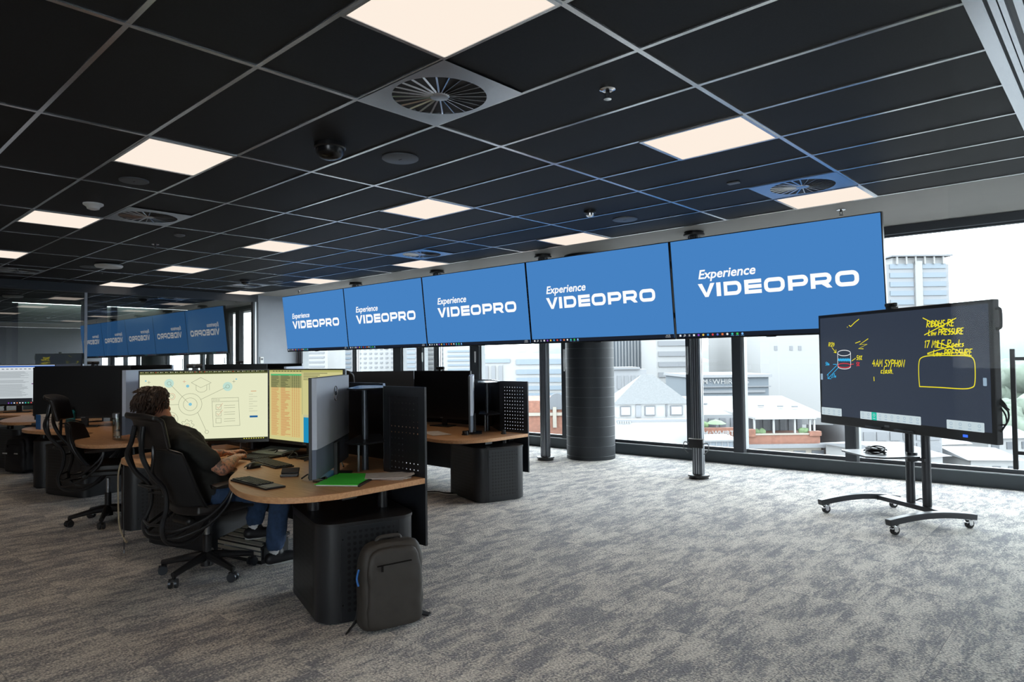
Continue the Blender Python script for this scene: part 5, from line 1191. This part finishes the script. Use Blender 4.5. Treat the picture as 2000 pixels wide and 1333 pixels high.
def ms(u, v): e = 2*u-1; f = 2*v-1; k = math.sqrt(max(0, 1-0.9*e*e)); return (e*0.033*(1-0.12*f*f), f*0.058, 0.004+0.034*k*math.sqrt(max(0.0, 1-0.88*f*f)))
b.patch(ms, 10, 12, 0.006); b.prism([(0.030*math.cos(a*PI/10), 0.055*math.sin(a*PI/10)) for a in range(20)], 0.0, 0.012); b.build('shell', M['black'], t); MB().b2((-0.003, 0.02, 0.034), (0.003, 0.036, 0.040)).build('scroll_wheel', M['grey'], t)
t = thing('laptop', 'flat-opened grey laptop with black keys under the right hand', 'laptop', (-3.22, 0.25, ZD), R(12))
MB().b2((-0.17, -0.13, 0), (0.17, 0.10, 0.016)).build('base', M['black'], t, bevel=0.004)
for r_ in range(5):
    b = MB()
    for c in range(14): b.box((-0.148+c*0.0228, -0.11+r_*0.024, 0.018), (0.0195, 0.020, 0.005), 0, taper=0.85)
    b.build('key_row', M['keycap'], t)
b = MB(); b.box((0, 0.185, 0.028), (0.34, 0.19, 0.012), 0, Matrix.Rotation(R(9), 3, 'X')); lid = b.build('lid', mat('laptop_grey', rgb(130, 140, 132), 0.4), t, bevel=0.004)
MB().box((0.08, 0.17, 0.036), (0.09, 0.05, 0.001), 0, Matrix.Rotation(R(9), 3, 'X')).build('label_sticker', M['white'], lid)
t = thing('folder', 'bright green folder on the nearest desk beside the silver monitor back', 'folder', (-1.80, 0.13, ZD), R(36))
MB().b2((-0.135, -0.20, 0.010), (0.135, 0.19, 0.013)).build('cover', mat('green_card', rgb(80, 238, 75), 0.6), t); MB().b2((-0.125, -0.195, 0.002), (0.13, 0.185, 0.010)).build('paper_block', M['white'], t); MB().b2((0.128, -0.20, 0.0), (0.14, 0.19, 0.014)).build('spine', M['black'], t)
M['paper'] = mat('printed_paper', rgb(228, 218, 210), 0.8, noise_amt=0.12, noise_scale=25)
for k in range(4):
    b = MB(); b.patch(lambda u, v: ((u-0.5)*0.30, (v-0.5)*0.21, 0.004*k+0.002+(0.018*max(0, u-0.75)**2*16*(1-v) if k == 3 else 0.001*math.sin(u*5))), 10, 4, 0.0015)
    o = b.build('paper_sheet', M['paper']); o.location = (-1.73+0.012*k, 0.335+0.008*k, ZD); o.rotation_euler = (0, 0, R(38+5*k)); tag(o, ['bottom printed sheet of the loose pile at the right end of the nearest desk', 'second printed sheet up in the loose pile beside the green folder', 'third printed sheet up in the loose pile beside the green folder', 'top printed sheet with a curled corner in the pile beside the green folder'][k], 'paper', 'loose printed sheets beside the green folder')
t = thing('tablet', 'small black tablet propped upright behind the nearest monitor edge', 'tablet', (-2.47, 0.27, ZD), R(-38))
MB().box((0, 0.035, 0.085), (0.12, 0.010, 0.175), 0, Matrix.Rotation(R(-14), 3, 'X')).build('case', M['black'], t, bevel=0.003); MB().box((0, 0.029, 0.085), (0.108, 0.002, 0.155), 0, Matrix.Rotation(R(-14), 3, 'X')).build('screen', M['gloss'], t); MB().b2((-0.03, 0.03, 0.0), (0.03, 0.10, 0.006)).build('stand', M['metal'], t)
t = thing('phone', 'small grey flip device lying on the nearest desk near the slim keyboard', 'phone', (-2.235, -0.02, ZD), R(50)); MB().b2((-0.055, -0.03, 0), (0.055, 0.03, 0.014)).build('body', M['grey'], t, bevel=0.005); MB().box((0.0, 0.03, 0.03), (0.11, 0.012, 0.045), 0, Matrix.Rotation(R(-50), 3, 'X')).build('flip_cover', M['black'], t, bevel=0.003)
b = MB(); b.tube(smooth_path([(-0.10, 0, 0.006), (-0.07, 0.03, 0.03), (-0.03, -0.01, 0.012), (0.0, 0.04, 0.03), (0.03, 0.0, 0.008), (0.06, 0.03, 0.02), (0.09, 0.0, 0.006)], 5), 0.005, 6); b.ell((0.05, -0.02, 0.008), (0.05, 0.03, 0.008), 12, 6)
o = b.build('lanyard', M['black']); o.location = (-1.965, -0.005, ZD); o.rotation_euler = (0, 0, R(20)); tag(o, 'black lanyard loop lying at the foot of the nearest silver-backed monitor', 'lanyard')
b = MB()
for k in range(5): b.tube(smooth_path([(-0.75+0.25*k, 0.33+0.02*k, 0.006), (-0.6+0.25*k, 0.42, 0.03+0.01*(k % 3)), (-0.5+0.22*k, 0.36, 0.008), (-0.35+0.2*k, 0.46, 0.03), (-0.2+0.2*k, 0.4, 0.006)], 5), 0.005, 6)
o = b.build('desk_cables', M['black']); o.location = (DX, 0, ZD); tag(o, 'tangle of black cables under the lit monitors of the nearest desk', 'cables', kind='stuff')
# white cable dangling from the nearest desk's left end, and a dark lead beside it
b = MB(); b.tube(smooth_path([(0.06, 0.03, 0.735), (0.0, 0.0, 0.725), (-0.05, -0.02, 0.62), (-0.06, -0.02, 0.40), (-0.03, -0.02, 0.20), (0.05, -0.01, 0.11), (0.07, -0.01, 0.10)], 6), 0.006, 6); b.cyl((0.07, -0.01, 0.10), (0.09, -0.008, 0.095), 0.009)
o = b.build('white_cable', mat('cream_cable', rgb(190, 175, 145), 0.5)); o.location = (-4.02, -0.42, 0); tag(o, 'cream cable dangling from the left end of the nearest desk', 'cable')
b = MB(); b.tube(smooth_path([(0, 0, 0.70), (0.0, 0, 0.4), (0.01, 0, 0.08), (0.012, 0, 0.03)], 4), 0.004, 6); b.cyl((0.012, 0, 0.03), (0.013, 0, 0.002), 0.007, mi=1)
o = b.build('dark_lead', [M['black'], M['metal']]); o.location = (-3.99, -0.43, 0); tag(o, 'thin dark lead with a metal plug hanging to the carpet beside the cream cable', 'cable')
# second desk
XA, YA, ZA = DESKS['A2'][0], 0.0, ZD+0.04
t = thing('glass_bottle', 'clear glass drinking bottle with a steel lid on the second desk', 'bottle', (-5.10, -0.14, ZA))
b = MB(); b.lathe([(0.0, 0.002), (0.036, 0.002), (0.038, 0.01), (0.038, 0.20), (0.034, 0.20), (0.034, 0.012), (0, 0.010)], seg=28); b.build('glass', glassmat('bottle_glass', (0.86, 0.88, 0.85, 1), 0.16), t); b = MB(); b.lathe([(0.0, 0.20), (0.039, 0.20), (0.039, 0.235), (0.034, 0.24), (0, 0.24)], seg=28); b.build('lid', M['metal'], t); b = MB(); b.lathe([(0.0, 0.012), (0.033, 0.012), (0.033, 0.03), (0, 0.03)], seg=20); b.build('strainer', M['chrome'], t)
t = thing('carton', 'small white carton with a blue side on the second desk', 'box', (-6.92, -0.27, ZA), R(97))
MB().b2((-0.085, -0.07, 0), (0.085, 0.05, 0.155)).build('box', M['white'], t, bevel=0.002); MB().b2((-0.087, -0.0715, -0.0), (-0.0845, 0.0515, 0.1555)).build('blue_side', mat('blue_card', rgb(40, 120, 200), 0.5), t)
d = Draw(-0.0712); gk = mat('grey_ink', rgb(60, 62, 66), 0.6)
d.text(-0.06, 0.115, 'Microphone', 0.024, gk); d.text(-0.06, 0.09, 'Wireless', 0.024, gk); d.text(-0.06, 0.065, 'Lapel clip', 0.024, gk)
for k in range(3): d.circle(-0.035+k*0.04, 0.03, 0.008, 0.003, gk, 10)
d.build('print', t)
t = thing('drink_flask', 'teal drinking flask beside the white and blue carton', 'flask', (-6.80, -0.08, ZA)); b = MB(); b.lathe([(0, 0), (0.042, 0), (0.044, 0.01), (0.044, 0.17), (0.03, 0.19), (0.03, 0.195), (0, 0.195)], seg=24); b.build('flask', mat('teal_enamel', rgb(40, 130, 140), 0.4), t); b = MB(); b.lathe([(0, 0.195), (0.026, 0.195), (0.026, 0.225), (0, 0.225)], seg=20); b.build('cap', M['black'], t)
o = MB().prism(rrect(-0.16, -0.10, 0.16, 0.10, 0.04), 0, 0.03).build('wrist_rest', M['blackm'], bevel=0.008); o.location = (-7.33, -0.20, ZA); tag(o, 'black padded rest left of the white and blue carton', 'desk rest')
o = MB().ell((0, 0, 0.02), (0.08, 0.045, 0.02), 16, 8).build('pouch', mat('dull_red_cloth', rgb(120, 70, 68), 0.8)); o.location = (-7.26, -0.20, ZA+0.031); tag(o, 'dull red soft pouch on the black padded rest', 'pouch')
o = MB().lathe([(0, 0), (0.05, 0), (0.05, 0.012), (0.035, 0.02), (0, 0.022)]).build('mouse_puck', M['white']); o.location = (-5.55, 0.10, ZA); tag(o, 'small white puck on the second desk left of the glass bottle', 'desk gadget')
t = thing('red_lamp_gadget', 'small red glowing gadget behind the glass bottle', 'gadget', (-5.38, 0.10, ZA)); MB().b2((-0.05, -0.03, 0), (0.05, 0.03, 0.03)).build('body', M['black'], t, bevel=0.004); MB().ell((0, -0.02, 0.045), (0.028, 0.02, 0.02)).build('red_light', emat('red_glow', rgb(235, 40, 50), 1.0), t)
keyboard('keyboard', 'black keyboard on the second desk under the switched-off monitor', -5.75, 0.20, ZA, R(10), 0.42, 0.13, cols=16)
# third desk: paper clutter
for k, (x, y, r_, c, lb) in enumerate([(-8.35, 0.10, 20, (150, 170, 130), 'greenish paper wad on the far left desk'), (-8.2, 0.02, -30, (190, 180, 165), 'pale crumpled paper on the far left desk'), (-8.05, 0.12, 60, (175, 160, 140), 'tan paper scrap at the right of the far left desk clutter'), (-8.55, 0.05, 10, (60, 60, 62), 'dark cloth lump at the left of the far desk clutter')]):
    b = MB(); rp = random.Random(k); b.patch(lambda u, v: ((u-0.5)*0.22, (v-0.5)*0.16, 0.022+0.02*noise.noise(Vector((u*4+k*3, v*4, k)))+0.02*math.sin(PI*u)), 10, 8, 0.004); b.b2((-0.08, -0.05, 0), (0.08, 0.05, 0.02))
    o = b.build('crumpled_paper', mat('scrap_%d' % k, rgb(*c), 0.8)); o.location = (x, y, ZD+0.066); o.rotation_euler = (0, 0, R(r_)); tag(o, lb, 'paper')
# rear desk
XB, YB, ZB_ = DESKS['B1'][0], DESKS['B1'][1], ZD-0.075
b = MB(); b.patch(lambda u, v: ((u-0.5)*0.42, (v-0.5)*0.21, 0.003+0.001*math.sin(u*9)), 8, 4, 0.002); o = b.build('paper_sheet', M['paper']); o.location = (XB+0.55, YB-0.12, ZB_); o.rotation_euler = (0, 0, R(-20)); tag(o, 'pale paper lying on the rear desk before the black monitor', 'paper')
b = MB(); b.tube(smooth_path([(0, 0, 0.012), (0.12, 0.05, 0.012), (0.26, 0.02, 0.012), (0.4, 0.08, 0.012), (0.55, 0.03, 0.012)], 5), 0.010, 6); b.tube(smooth_path([(0, -0.06, 0.012), (0.15, 0.0, 0.012), (0.3, -0.04, 0.012), (0.5, 0.02, 0.012)], 5), 0.008, 6, mi=1)
o = b.build('floor_cables', [M['black'], M['white']]); o.location = (-3.98, 2.55, 0); o.rotation_euler = (0, 0, R(20)); tag(o, 'black and white cables on the carpet left of the rear pedestal', 'cables')

# ------------------------------------------------------------------ the city outside
def ext(n, r, g, b_, rough=0.8, na=0.0, sc=1.0): return mat('ext_'+n, (r*0.72, g*0.72, b_*0.72, 1), rough, noise_amt=na, noise_scale=sc)
X = dict(white=ext('white', .24, .24, .24), roof=ext('roof', .122, .125, .128), grey=ext('grey', .15, .155, .165), blue=ext('blue_glass', .125, .155, .185, 0.5), dark=ext('dark_glass', .07, .075, .085, 0.5), brick=ext('brick', .17, .075, .05, 0.9, 0.2, 3.0), steel=ext('steel_blue', .105, .122, .14), pale=ext('pale', .19, .195, .205), green=ext('leaf', .085, .13, .06, 0.9, 0.4, 1.2), hill=ext('hill', .125, .15, .15, 0.9, 0.15, 0.05), tan=ext('tan', .22, .20, .17), street=ext('street', .11, .11, .112), umb=ext('umbrella', .10, .16, .08))  # distance haze is put into the pale colours, no air volume
HF = Vector((CF.x, CF.y, 0)).normalized(); HRT = Vector((HF.y, -HF.x, 0))
YAW = math.atan2(HRT.y, HRT.x)
def gz(py, px, D): return at(px, py, D).z
GROUND = -26.0
def bld(name, label, x0, x1, ytop, D, dep, m, cat='building', turn=0.0, base=GROUND, group=None):
    a = at(x0, 703, D); c = at(x1, 703, D); w_ = (c-a).length; top = gz(ytop, (x0+x1)/2, D)
    t = thing(name, label, cat, (a.x, a.y, 0), YAW+R(turn), group)
    MB().b2((0, 0, base), (w_, dep, top)).build('walls', m, t)
    return t, w_, top
def rows(t, name, m, xs, zs, w_, h_, y=-0.06, th=0.12):
    for z in zs:
        for x in xs: MB().b2((x, y, z), (x+w_, y+th, z+h_)).build(name, m, t)
k_ = lambda D: D/FPX                       # metres per photo pixel at depth D
# ground, distant hills
b = MB(); b.b2((-900, 15, GROUND-0.5), (900, 1500, GROUND)); struct(b.build('street_level', X['street']))
b = MB()
for i in range(14):
    p = at(700+i*110, 703, 760+60*math.sin(i*2.1)); b.ell((p.x, p.y, -40), (150+40*math.sin(i), 120, 52+18*math.sin(i*1.7+1)), 16, 8)
struct(b.build('distant_hills', X['hill']))
# apartment tower
t, w_, top = bld('apartment_tower', 'tall pale apartment tower with bluish glass above the mobile whiteboard', 1700, 1858, 516, 230, 30, X['pale'])
u = k_(230)
for i in range(14): MB().b2((42*u, -0.3, top-1.5-i*3.1), (88*u, 0.2, top-0.4-i*3.1+0.6)).build('window_band', X['blue'], t); MB().b2((106*u, -0.3, top-1.5-i*3.1), (152*u, 0.2, top-0.4-i*3.1+0.6)).build('window_band', X['blue'], t)
MB().b2((90*u, -0.8, GROUND), (104*u, 0, top+1)).build('pier', X['white'], t)
MB().b2((44*u, -1.2, top+2.6), (163*u, 31, top+3.2)).build('crown_slab', X['grey'], t); MB().b2((50*u, 0.5, top), (150*u, 29, top+2.4)).build('crown', X['white'], t)
for i in range(6): MB().b2((54*u+i*18*u, -0.9, top), (54*u+i*18*u+0.5, -0.3, top+2.6)).build('crown_post', X['white'], t)
# big white block
t, w_, top = bld('white_block', 'large blank white building with three tiny windows right of the window mullion', 1485, 1655, 636, 95, 25, X['white'])
u = k_(95)
for px_ in (1516, 1546, 1563): MB().b2(((px_-1485)*u-0.25, -0.05, gz(685, px_, 95)), ((px_-1485)*u+0.2, 0.1, gz(676, px_, 95))).build('window', X['grey'], t)
for i in range(5): MB().b2((w_-0.25*0-3.2, -0.08, gz(676+18*i, 1600, 95)), (w_-2.9, 0.1, gz(673+18*i, 1600, 95))).build('vent', X['grey'], t)
# department store: upper band with letters, roofs, brick parapet with sign
t, w_, top = bld('department_store', 'grey-blue store building with raised white capital letters along its top', 1352, 1500, 736, 80, 14, X['steel'], base=-8)
u = k_(80)
MB().b2((-0.3, -0.4, top-0.1), (w_+0.3, 14, top+0.25)).build('cornice', X['pale'], t); MB().b2((-0.2, -0.25, gz(757, 1400, 80)), (w_+0.2, 0, gz(755, 1400, 80))).build('ledge', X['grey'], t)
d = Draw(-0.12); hz = (750.5-740.5)*u*1.38; sgn = X['white']; d.text((1370-1352)*u, gz(750.5, 1370, 80), 'M', hz, sgn, bold=0.012, sx=1.05); d.text((1383.5-1352)*u, gz(746, 1370, 80), 'c', hz*0.75, sgn, bold=0.01); d.text((1390-1352)*u, gz(750.5, 1370, 80), 'WHIRTERS', hz, sgn, bold=0.012, sx=1.08); d.build('roof_lettering', t)
MB().b2((8*u, -0.15, gz(768, 1400, 80)), (w_*0.95, 0.05, gz(763, 1400, 80))).build('window_band', X['grey'], t)
D0 = 58; u = k_(D0)
a = at(1362, 703, D0); t = thing('store_roof', 'broad white sheet roof with small vents below the raised store letters', 'roof', (a.x, a.y, 0), YAW)
zn, zf = gz(812, 1450, D0), gz(772, 1450, 74)
b = MB(); wd = 262*u; b.quad([(-1, 0, zn), (wd, 0, zn-0.3), (wd+2, 16, zf-0.1), (-1, 16, zf)]); b.quad([(-1, 0, zn), (wd, 0, zn-0.3), (wd, 0, zn-0.9), (-1, 0, zn-0.6)]); b.b2((-1, 15.9, -20), (wd+2, 16, zf-0.1)); b.build('sheet', X['roof'], t)
for i, (xx, yy) in enumerate(((1.0, 8), (1.9, 7.5), (2.6, 8), (6.2, 8.5), (7.4, 6), (9, 5.4), (10.2, 5))): MB().b2((xx, yy, zn+(zf-zn)*yy/16), (xx+0.5, yy+0.25, zn+(zf-zn)*yy/16+0.14)).build('roof_vent', X['grey'], t)
t, w_, top = bld('brick_terrace', 'red-brick terrace building with glazed doors above a brick parapet', 1452, 1598, 849, 54, 12, X['brick'], base=-25)
u = k_(54); Z = lambda y: gz(y, 1525, 54)
MB().b2((0.6, 3.0, top), (w_-0.2, 3.2, Z(818))).build('terrace_wall', X['grey'], t); MB().b2((0.8, -0.1, Z(819)), (w_-0.3, 12, Z(815))).build('terrace_roof', X['white'], t)
for i in range(7): MB().b2((1.1+i*0.72, 2.9, top-0.2), (1.1+i*0.72+0.42, 3.0, Z(826))).build('terrace_door', X['dark'], t)
for xx in (0.75, 2.3, 4.0, w_-0.8, w_-0.45): MB().b2((xx, 0.1, top), (xx+0.14, 0.25, Z(817))).build('terrace_post', X['white'], t)
MB().b2((-0.1, -0.08, top-0.02), (w_+0.1, 0.25, top+0.1)).build('coping', X['tan'], t); MB().b2((-0.2, -0.15, Z(852)), (0.8, 0.4, Z(838))).build('brick_pier', X['brick'], t); MB().b2((w_-0.9, -0.15, Z(852)), (w_+0.05, 0.4, Z(843))).build('brick_pier', X['brick'], t)
MB().b2((-0.3, -0.45, Z(874)), (w_+0.4, 0.2, Z(867))).build('ledge', X['grey'], t); MB().b2((-0.2, -0.12, -25), (w_, 0.0, Z(874))).build('lower_wall', X['tan'], t)
for i in range(4): MB().b2((0.9+i*1.45, -0.2, Z(891)), (0.9+i*1.45+0.95, -0.1, Z(880))).build('window', X['dark'], t)
for i, xx in enumerate((1.0, 1.5, 4.7, 5.0)):
    b = MB(); b.ell((xx, 0.35, top+0.22), (0.32, 0.22, 0.26), 10, 7); o = b.build('planter_shrub', X['green'], t); wrinkle(o, 0.3, 0.15)
t, w_, top = bld('brick_parapet', 'red-brick parapet with white sign letters and a green umbrella terrace behind', 1362, 1455, 836, 53, 0.4, X['brick'], base=-25)
u = k_(53); Z = lambda y: gz(y, 1400, 53)
d = Draw(-0.06); d.text(8*u, Z(850.5), 'M', 0.52, X['white'], bold=0.012); d.text(20*u, Z(848), 'c', 0.38, X['white'], bold=0.01); d.text(26*u, Z(850.5), 'WHIRTERS', 0.52, X['white'], bold=0.012, sx=1.02); d.build('sign_lettering', t)
MB().b2((0, 2.2, top-0.5), (w_, 2.4, Z(815))).build('terrace_wall', X['grey'], t)
for i in range(3): MB().b2((1.4+i*0.9, 2.1, top-0.5), (1.4+i*0.9+0.5, 2.2, Z(822))).build('terrace_door', X['dark'], t)
b = MB(); b.ell((0.75, 0.9, top+0.12), (0.35, 0.3, 0.28), 10, 7); o = b.build('planter_shrub', X['green'], t); wrinkle(o, 0.3, 0.15)
p = at(1398, 828, 53.9); t = thing('parasol', 'small green parasol on the roof terrace behind the brick sign parapet', 'umbrella', (p.x, p.y, p.z-0.9)); b = MB(); b.lathe([(0.82, 0.9), (0.45, 1.12), (0.0, 1.24)], seg=10); b.build('canopy', X['umb'], t); MB().cyl((0, 0, -0.5), (0, 0, 1.2), 0.03).build('pole', X['white'], t)
t, w_, top = bld('metal_shed', 'low pale metal shed roof below the brick sign parapet', 1372, 1440, 862, 46, 3.4, X['steel'], base=-25)
for i in range(6): MB().b2((i*w_/6, -0.05, top-2), (i*w_/6+0.06, 0, top)).build('rib', X['grey'], t)
MB().b2((-0.2, -0.2, top), (w_+0.2, 3.5, top+0.1)).build('roof', X['roof'], t)
# white pavilion with a hipped roof
t, w_, top = bld('pavilion', 'small white pavilion with hipped pale roof and grey-framed windows, right of the column', 1196, 1352, 818, 50, 5.2, X['white'], base=-24)
u = k_(50); Z = lambda y: gz(y, 1270, 50)
cx, hw_ = 77*u, 66*u
MB().b2((12*u, 0.5, top-0.5), (144*u, 4.8, Z(789))).build('upper_storey', X['white'], t)
b = MB(); z0_, z1_ = Z(790), Z(733); e_ = 0.35
b.quad([(10*u-e_, 0.3, z0_), (146*u+e_, 0.3, z0_), (92*u, 2.6, z1_), (70*u, 2.6, z1_)]); b.quad([(146*u+e_, 0.3, z0_), (146*u+e_, 5.0, z0_), (92*u, 2.6, z1_)]); b.quad([(10*u-e_, 5.0, z0_), (10*u-e_, 0.3, z0_), (70*u, 2.6, z1_)]); b.quad([(146*u+e_, 5.0, z0_), (10*u-e_, 5.0, z0_), (70*u, 2.6, z1_), (92*u, 2.6, z1_)]); b.quad([(10*u-e_, 0.3, z0_), (146*u+e_, 0.3, z0_), (146*u+e_, 5.0, z0_), (10*u-e_, 5.0, z0_)]); b.build('hipped_roof', ext('pale_tiles', .100, .104, .108, 0.8, 0.1, 8), t)
for px_, ww in ((1222, 21), (1270, 21), (1322, 24)):
    o = MB().b2(((px_-1196-ww/2)*u, 0.40, Z(813)), ((px_-1196+ww/2)*u, 0.5, Z(794))).build('window', X['dark'], t); MB().b2(((px_-1196-ww/2+2)*u, 0.36, Z(811)), ((px_-1196+ww/2-2)*u, 0.42, Z(796))).build('pane', X['white'], o)
MB().b2(((1242-1196)*u, 0.4, Z(816)), ((1252-1196)*u, 0.5, Z(792))).build('door', X['grey'], t); MB().b2(((1301-1196)*u, 0.4, Z(815)), ((1304-1196)*u, 0.5, Z(792))).build('door', X['dark'], t)
MB().b2((6*u, -0.05, Z(824)), (150*u, 0.0, Z(820))).build('trim_band', X['grey'], t)
for i in range(6): MB().b2((8*u+i*4.5*u, -0.1, Z(827)), (8*u+i*4.5*u+3*u, 0, Z(822))).build('bracket', X['pale'], t)
# ribbed and banded blocks behind the pavilion
t, w_, top = bld('ribbed_block', 'blue-grey vertically ribbed building behind the pavilion roof', 1190, 1288, 640, 120, 12, X['steel'])
for i in range(16): MB().b2((i*w_/16, -0.25, -20), (i*w_/16+0.22, 0, top)).build('rib', X['pale'], t)
t, w_, top = bld('banded_block', 'white building with grey horizontal window bands beside the ribbed building', 1282, 1350, 630, 104, 12, X['white'])
for i in range(9): MB().b2((0.3, -0.2, top-2.0-i*1.62), (w_-0.3, 0.1, top-1.25-i*1.62)).build('window_band', X['grey'], t)
t, w_, top = bld('low_house', 'low pale house with grey windows beside the pavilion', 1196, 1262, 722, 76, 5, X['pale'])
for i in range(4): MB().b2((0.5+i*0.8, -0.1, top-2.2), (0.5+i*0.8+0.45, 0.1, top-0.7)).build('window', X['grey'], t)
MB().b2((-0.2, -0.3, top), (w_*0.8, 5, top+0.25)).build('roof', X['grey'], t)
# left offices
t, w_, top = bld('office_block', 'white office building with blue-grey window bands left of the round column', 940, 1112, 692, 92, 16, X['white'])
u = k_(92); Z = lambda y: gz(y, 1050, 92)
for (ya, yb) in ((702, 712), (722, 731), (738, 747), (754, 762), (768, 777)): MB().b2((68*u, -0.2, Z(yb)), (165*u, 0.1, Z(ya))).build('window_band', X['blue'], t); 
for (ya, yb) in ((701, 708),): MB().b2((4*u, -0.2, Z(yb)), (56*u, 0.1, Z(ya))).build('window_band', X['blue'], t)
for xx in (6, 20, 34): MB().b2((xx*u, -0.2, Z(775)), ((xx+7)*u, 0.1, Z(714))).build('stair_window', X['grey'], t)
t, w_, top = bld('arched_brick_building', 'red-brick building with a dark arch seen between the pole and the column', 1028, 1112, 783, 66, 9, X['brick'])
u = k_(66); Z = lambda y: gz(y, 1080, 66)
b = MB(); b.M = Matrix.Translation((58*u, -0.1, Z(800))) @ Matrix.Rotation(R(90), 4, 'X'); b.prism([(1.0*math.cos(PI*k/12), 1.6*math.sin(PI*k/12)) for k in range(13)], -0.1, 0.1); b.build('arch', X['dark'], t)
MB().b2((0, -0.2, Z(812)), (w_, 0, Z(806))).build('stone_band', X['tan'], t); MB().b2((50*u, -0.3, Z(835)), (57*u, 0, Z(795))).build('pilaster', X['tan'], t)
b = MB(); b.b2((-2, -8, Z(846)-0.4), (w_+2, 0, Z(846)-0.2)); b.build('forecourt', X['white'], t)
for n, (a_, c_, yt, D, wb_, lb, m) in enumerate([(575, 640, 640, 170, 3, 'pale hazy tower left of the first far pole', X['white']), (640, 690, 662, 200, 2, 'far hazy bluish tower beside the first far pole', X['pale']), (698, 772, 648, 150, 6, 'white gridded apartment block right of the first far pole', X['white']), (782, 815, 655, 140, 2, 'narrow bluish curtain-wall building right of the second mullion', X['pale']), (826, 870, 650, 160, 3, 'pale office tower behind the third pole', X['white']), (866, 936, 668, 130, 4, 'white banded office left of the beige edge', X['white'])]):
    t, w_, top = bld('city_tower', lb, a_, c_, yt, D, 18, m)
    u = k_(D)
    for i in range(11):
        z = top-2.0-i*(9.0*u)
        if wb_ in (6,):
            for q in range(7): MB().b2((w_*(q+0.2)/7, -0.15, z), (w_*(q+0.65)/7, 0.1, z+3.2*u)).build('window', X['grey'], t)
        else: MB().b2((w_*0.12, -0.15, z), (w_*0.9, 0.1, z+3.6*u)).build('window_band', X['blue'] if n % 2 else X['grey'], t)
# lower right: glazed low-rise, roofs, trees
t, w_, top = bld('white_low_rise', 'white low building with one dark window left of the whiteboard stand', 1606, 1668, 836, 66.5, 4, X['white'])
u = k_(66.5); MB().b2((21*u, -0.1, gz(886, 1620, 66.5)), (37*u, 0.1, gz(873, 1620, 66.5))).build('window', X['dark'], t); MB().b2((-0.3, -0.4, gz(846, 1620, 66.5)), (w_, 0, gz(843, 1620, 66.5))).build('ledge', X['grey'], t)
t, w_, top = bld('glazed_low_rise', 'grey glazed low-rise behind the whiteboard stand columns', 1668, 1835, 832, 56, 9, X['pale'])
u = k_(56)
for i in range(6):
    for j in range(3): MB().b2((0.6+i*1.1, -0.1, gz(905-22*j, 1700, 56)), (0.6+i*1.1+0.85, 0.05, gz(888-22*j, 1700, 56))).build('window', X['grey'], t)
for n, (a_, c_, yt, D, lb) in enumerate([(1820, 1890, 868, 70, 'small white roofed house below the right end of the whiteboard'), (1872, 1930, 838, 95, 'pale gabled house beside the door handle'), (1925, 2020, 856, 85, 'wide low white house at the right edge'), (1770, 1850, 893, 45, 'near pale rooftop under the whiteboard'), (1890, 1975, 897, 54, 'near white rooftop at the lower right windows')]):
    t, w_, top = bld('house', lb, a_, c_, yt, D, 8, X['white'], turn=[8, -12, 5, 14, -8][n])
    b = MB(); rz_ = top+[1.3, 1.3, 1.1, 0.45, 0.45][n]; b.quad([(-0.4, -0.4, top), (w_+0.4, -0.4, top), (w_+0.4, 4, rz_), (-0.4, 4, rz_)]); b.quad([(w_+0.4, 8.4, top), (-0.4, 8.4, top), (-0.4, 4, rz_), (w_+0.4, 4, rz_)]); b.quad([(-0.4, -0.4, top), (-0.4, 4, rz_), (-0.4, 8.4, top)]); b.quad([(w_+0.4, 8.4, top), (w_+0.4, 4, rz_), (w_+0.4, -0.4, top)]); b.build('gabled_roof', X['grey'] if n % 2 else X['pale'], t)
    for i in range(3): MB().b2((0.4+i*w_/3, -0.08, top-1.4), (0.4+i*w_/3+w_/6, 0.05, top-0.5)).build('window', X['dark'], t)
TL = ['hazy tree nearest the right end of the whiteboard', 'hazy tree just left of the door handle', 'hazy tree just right of the door handle', 'hazy tree at the right edge of the picture', 'lower hazy tree beside the pale gabled house', 'lower hazy tree right of the pale gabled house']
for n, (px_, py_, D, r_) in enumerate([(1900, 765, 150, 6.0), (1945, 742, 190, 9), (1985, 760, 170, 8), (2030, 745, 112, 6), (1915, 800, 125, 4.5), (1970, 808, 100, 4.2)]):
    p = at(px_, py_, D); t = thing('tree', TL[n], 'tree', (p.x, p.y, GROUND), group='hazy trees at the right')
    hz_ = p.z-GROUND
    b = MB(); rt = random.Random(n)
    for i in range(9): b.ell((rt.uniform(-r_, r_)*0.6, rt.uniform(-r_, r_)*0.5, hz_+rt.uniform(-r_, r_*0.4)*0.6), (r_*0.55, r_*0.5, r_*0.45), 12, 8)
    o = b.build('crown', ext('haze_paled_leaf', .135, .165, .13, 0.9, 0.25, 0.7), t); wrinkle(o, r_*0.35, r_*0.18)  # leaf colour paled to stand in for haze
    MB().cyl((0, 0, 0), (0, 0, hz_), 0.35).build('trunk', X['grey'], t)
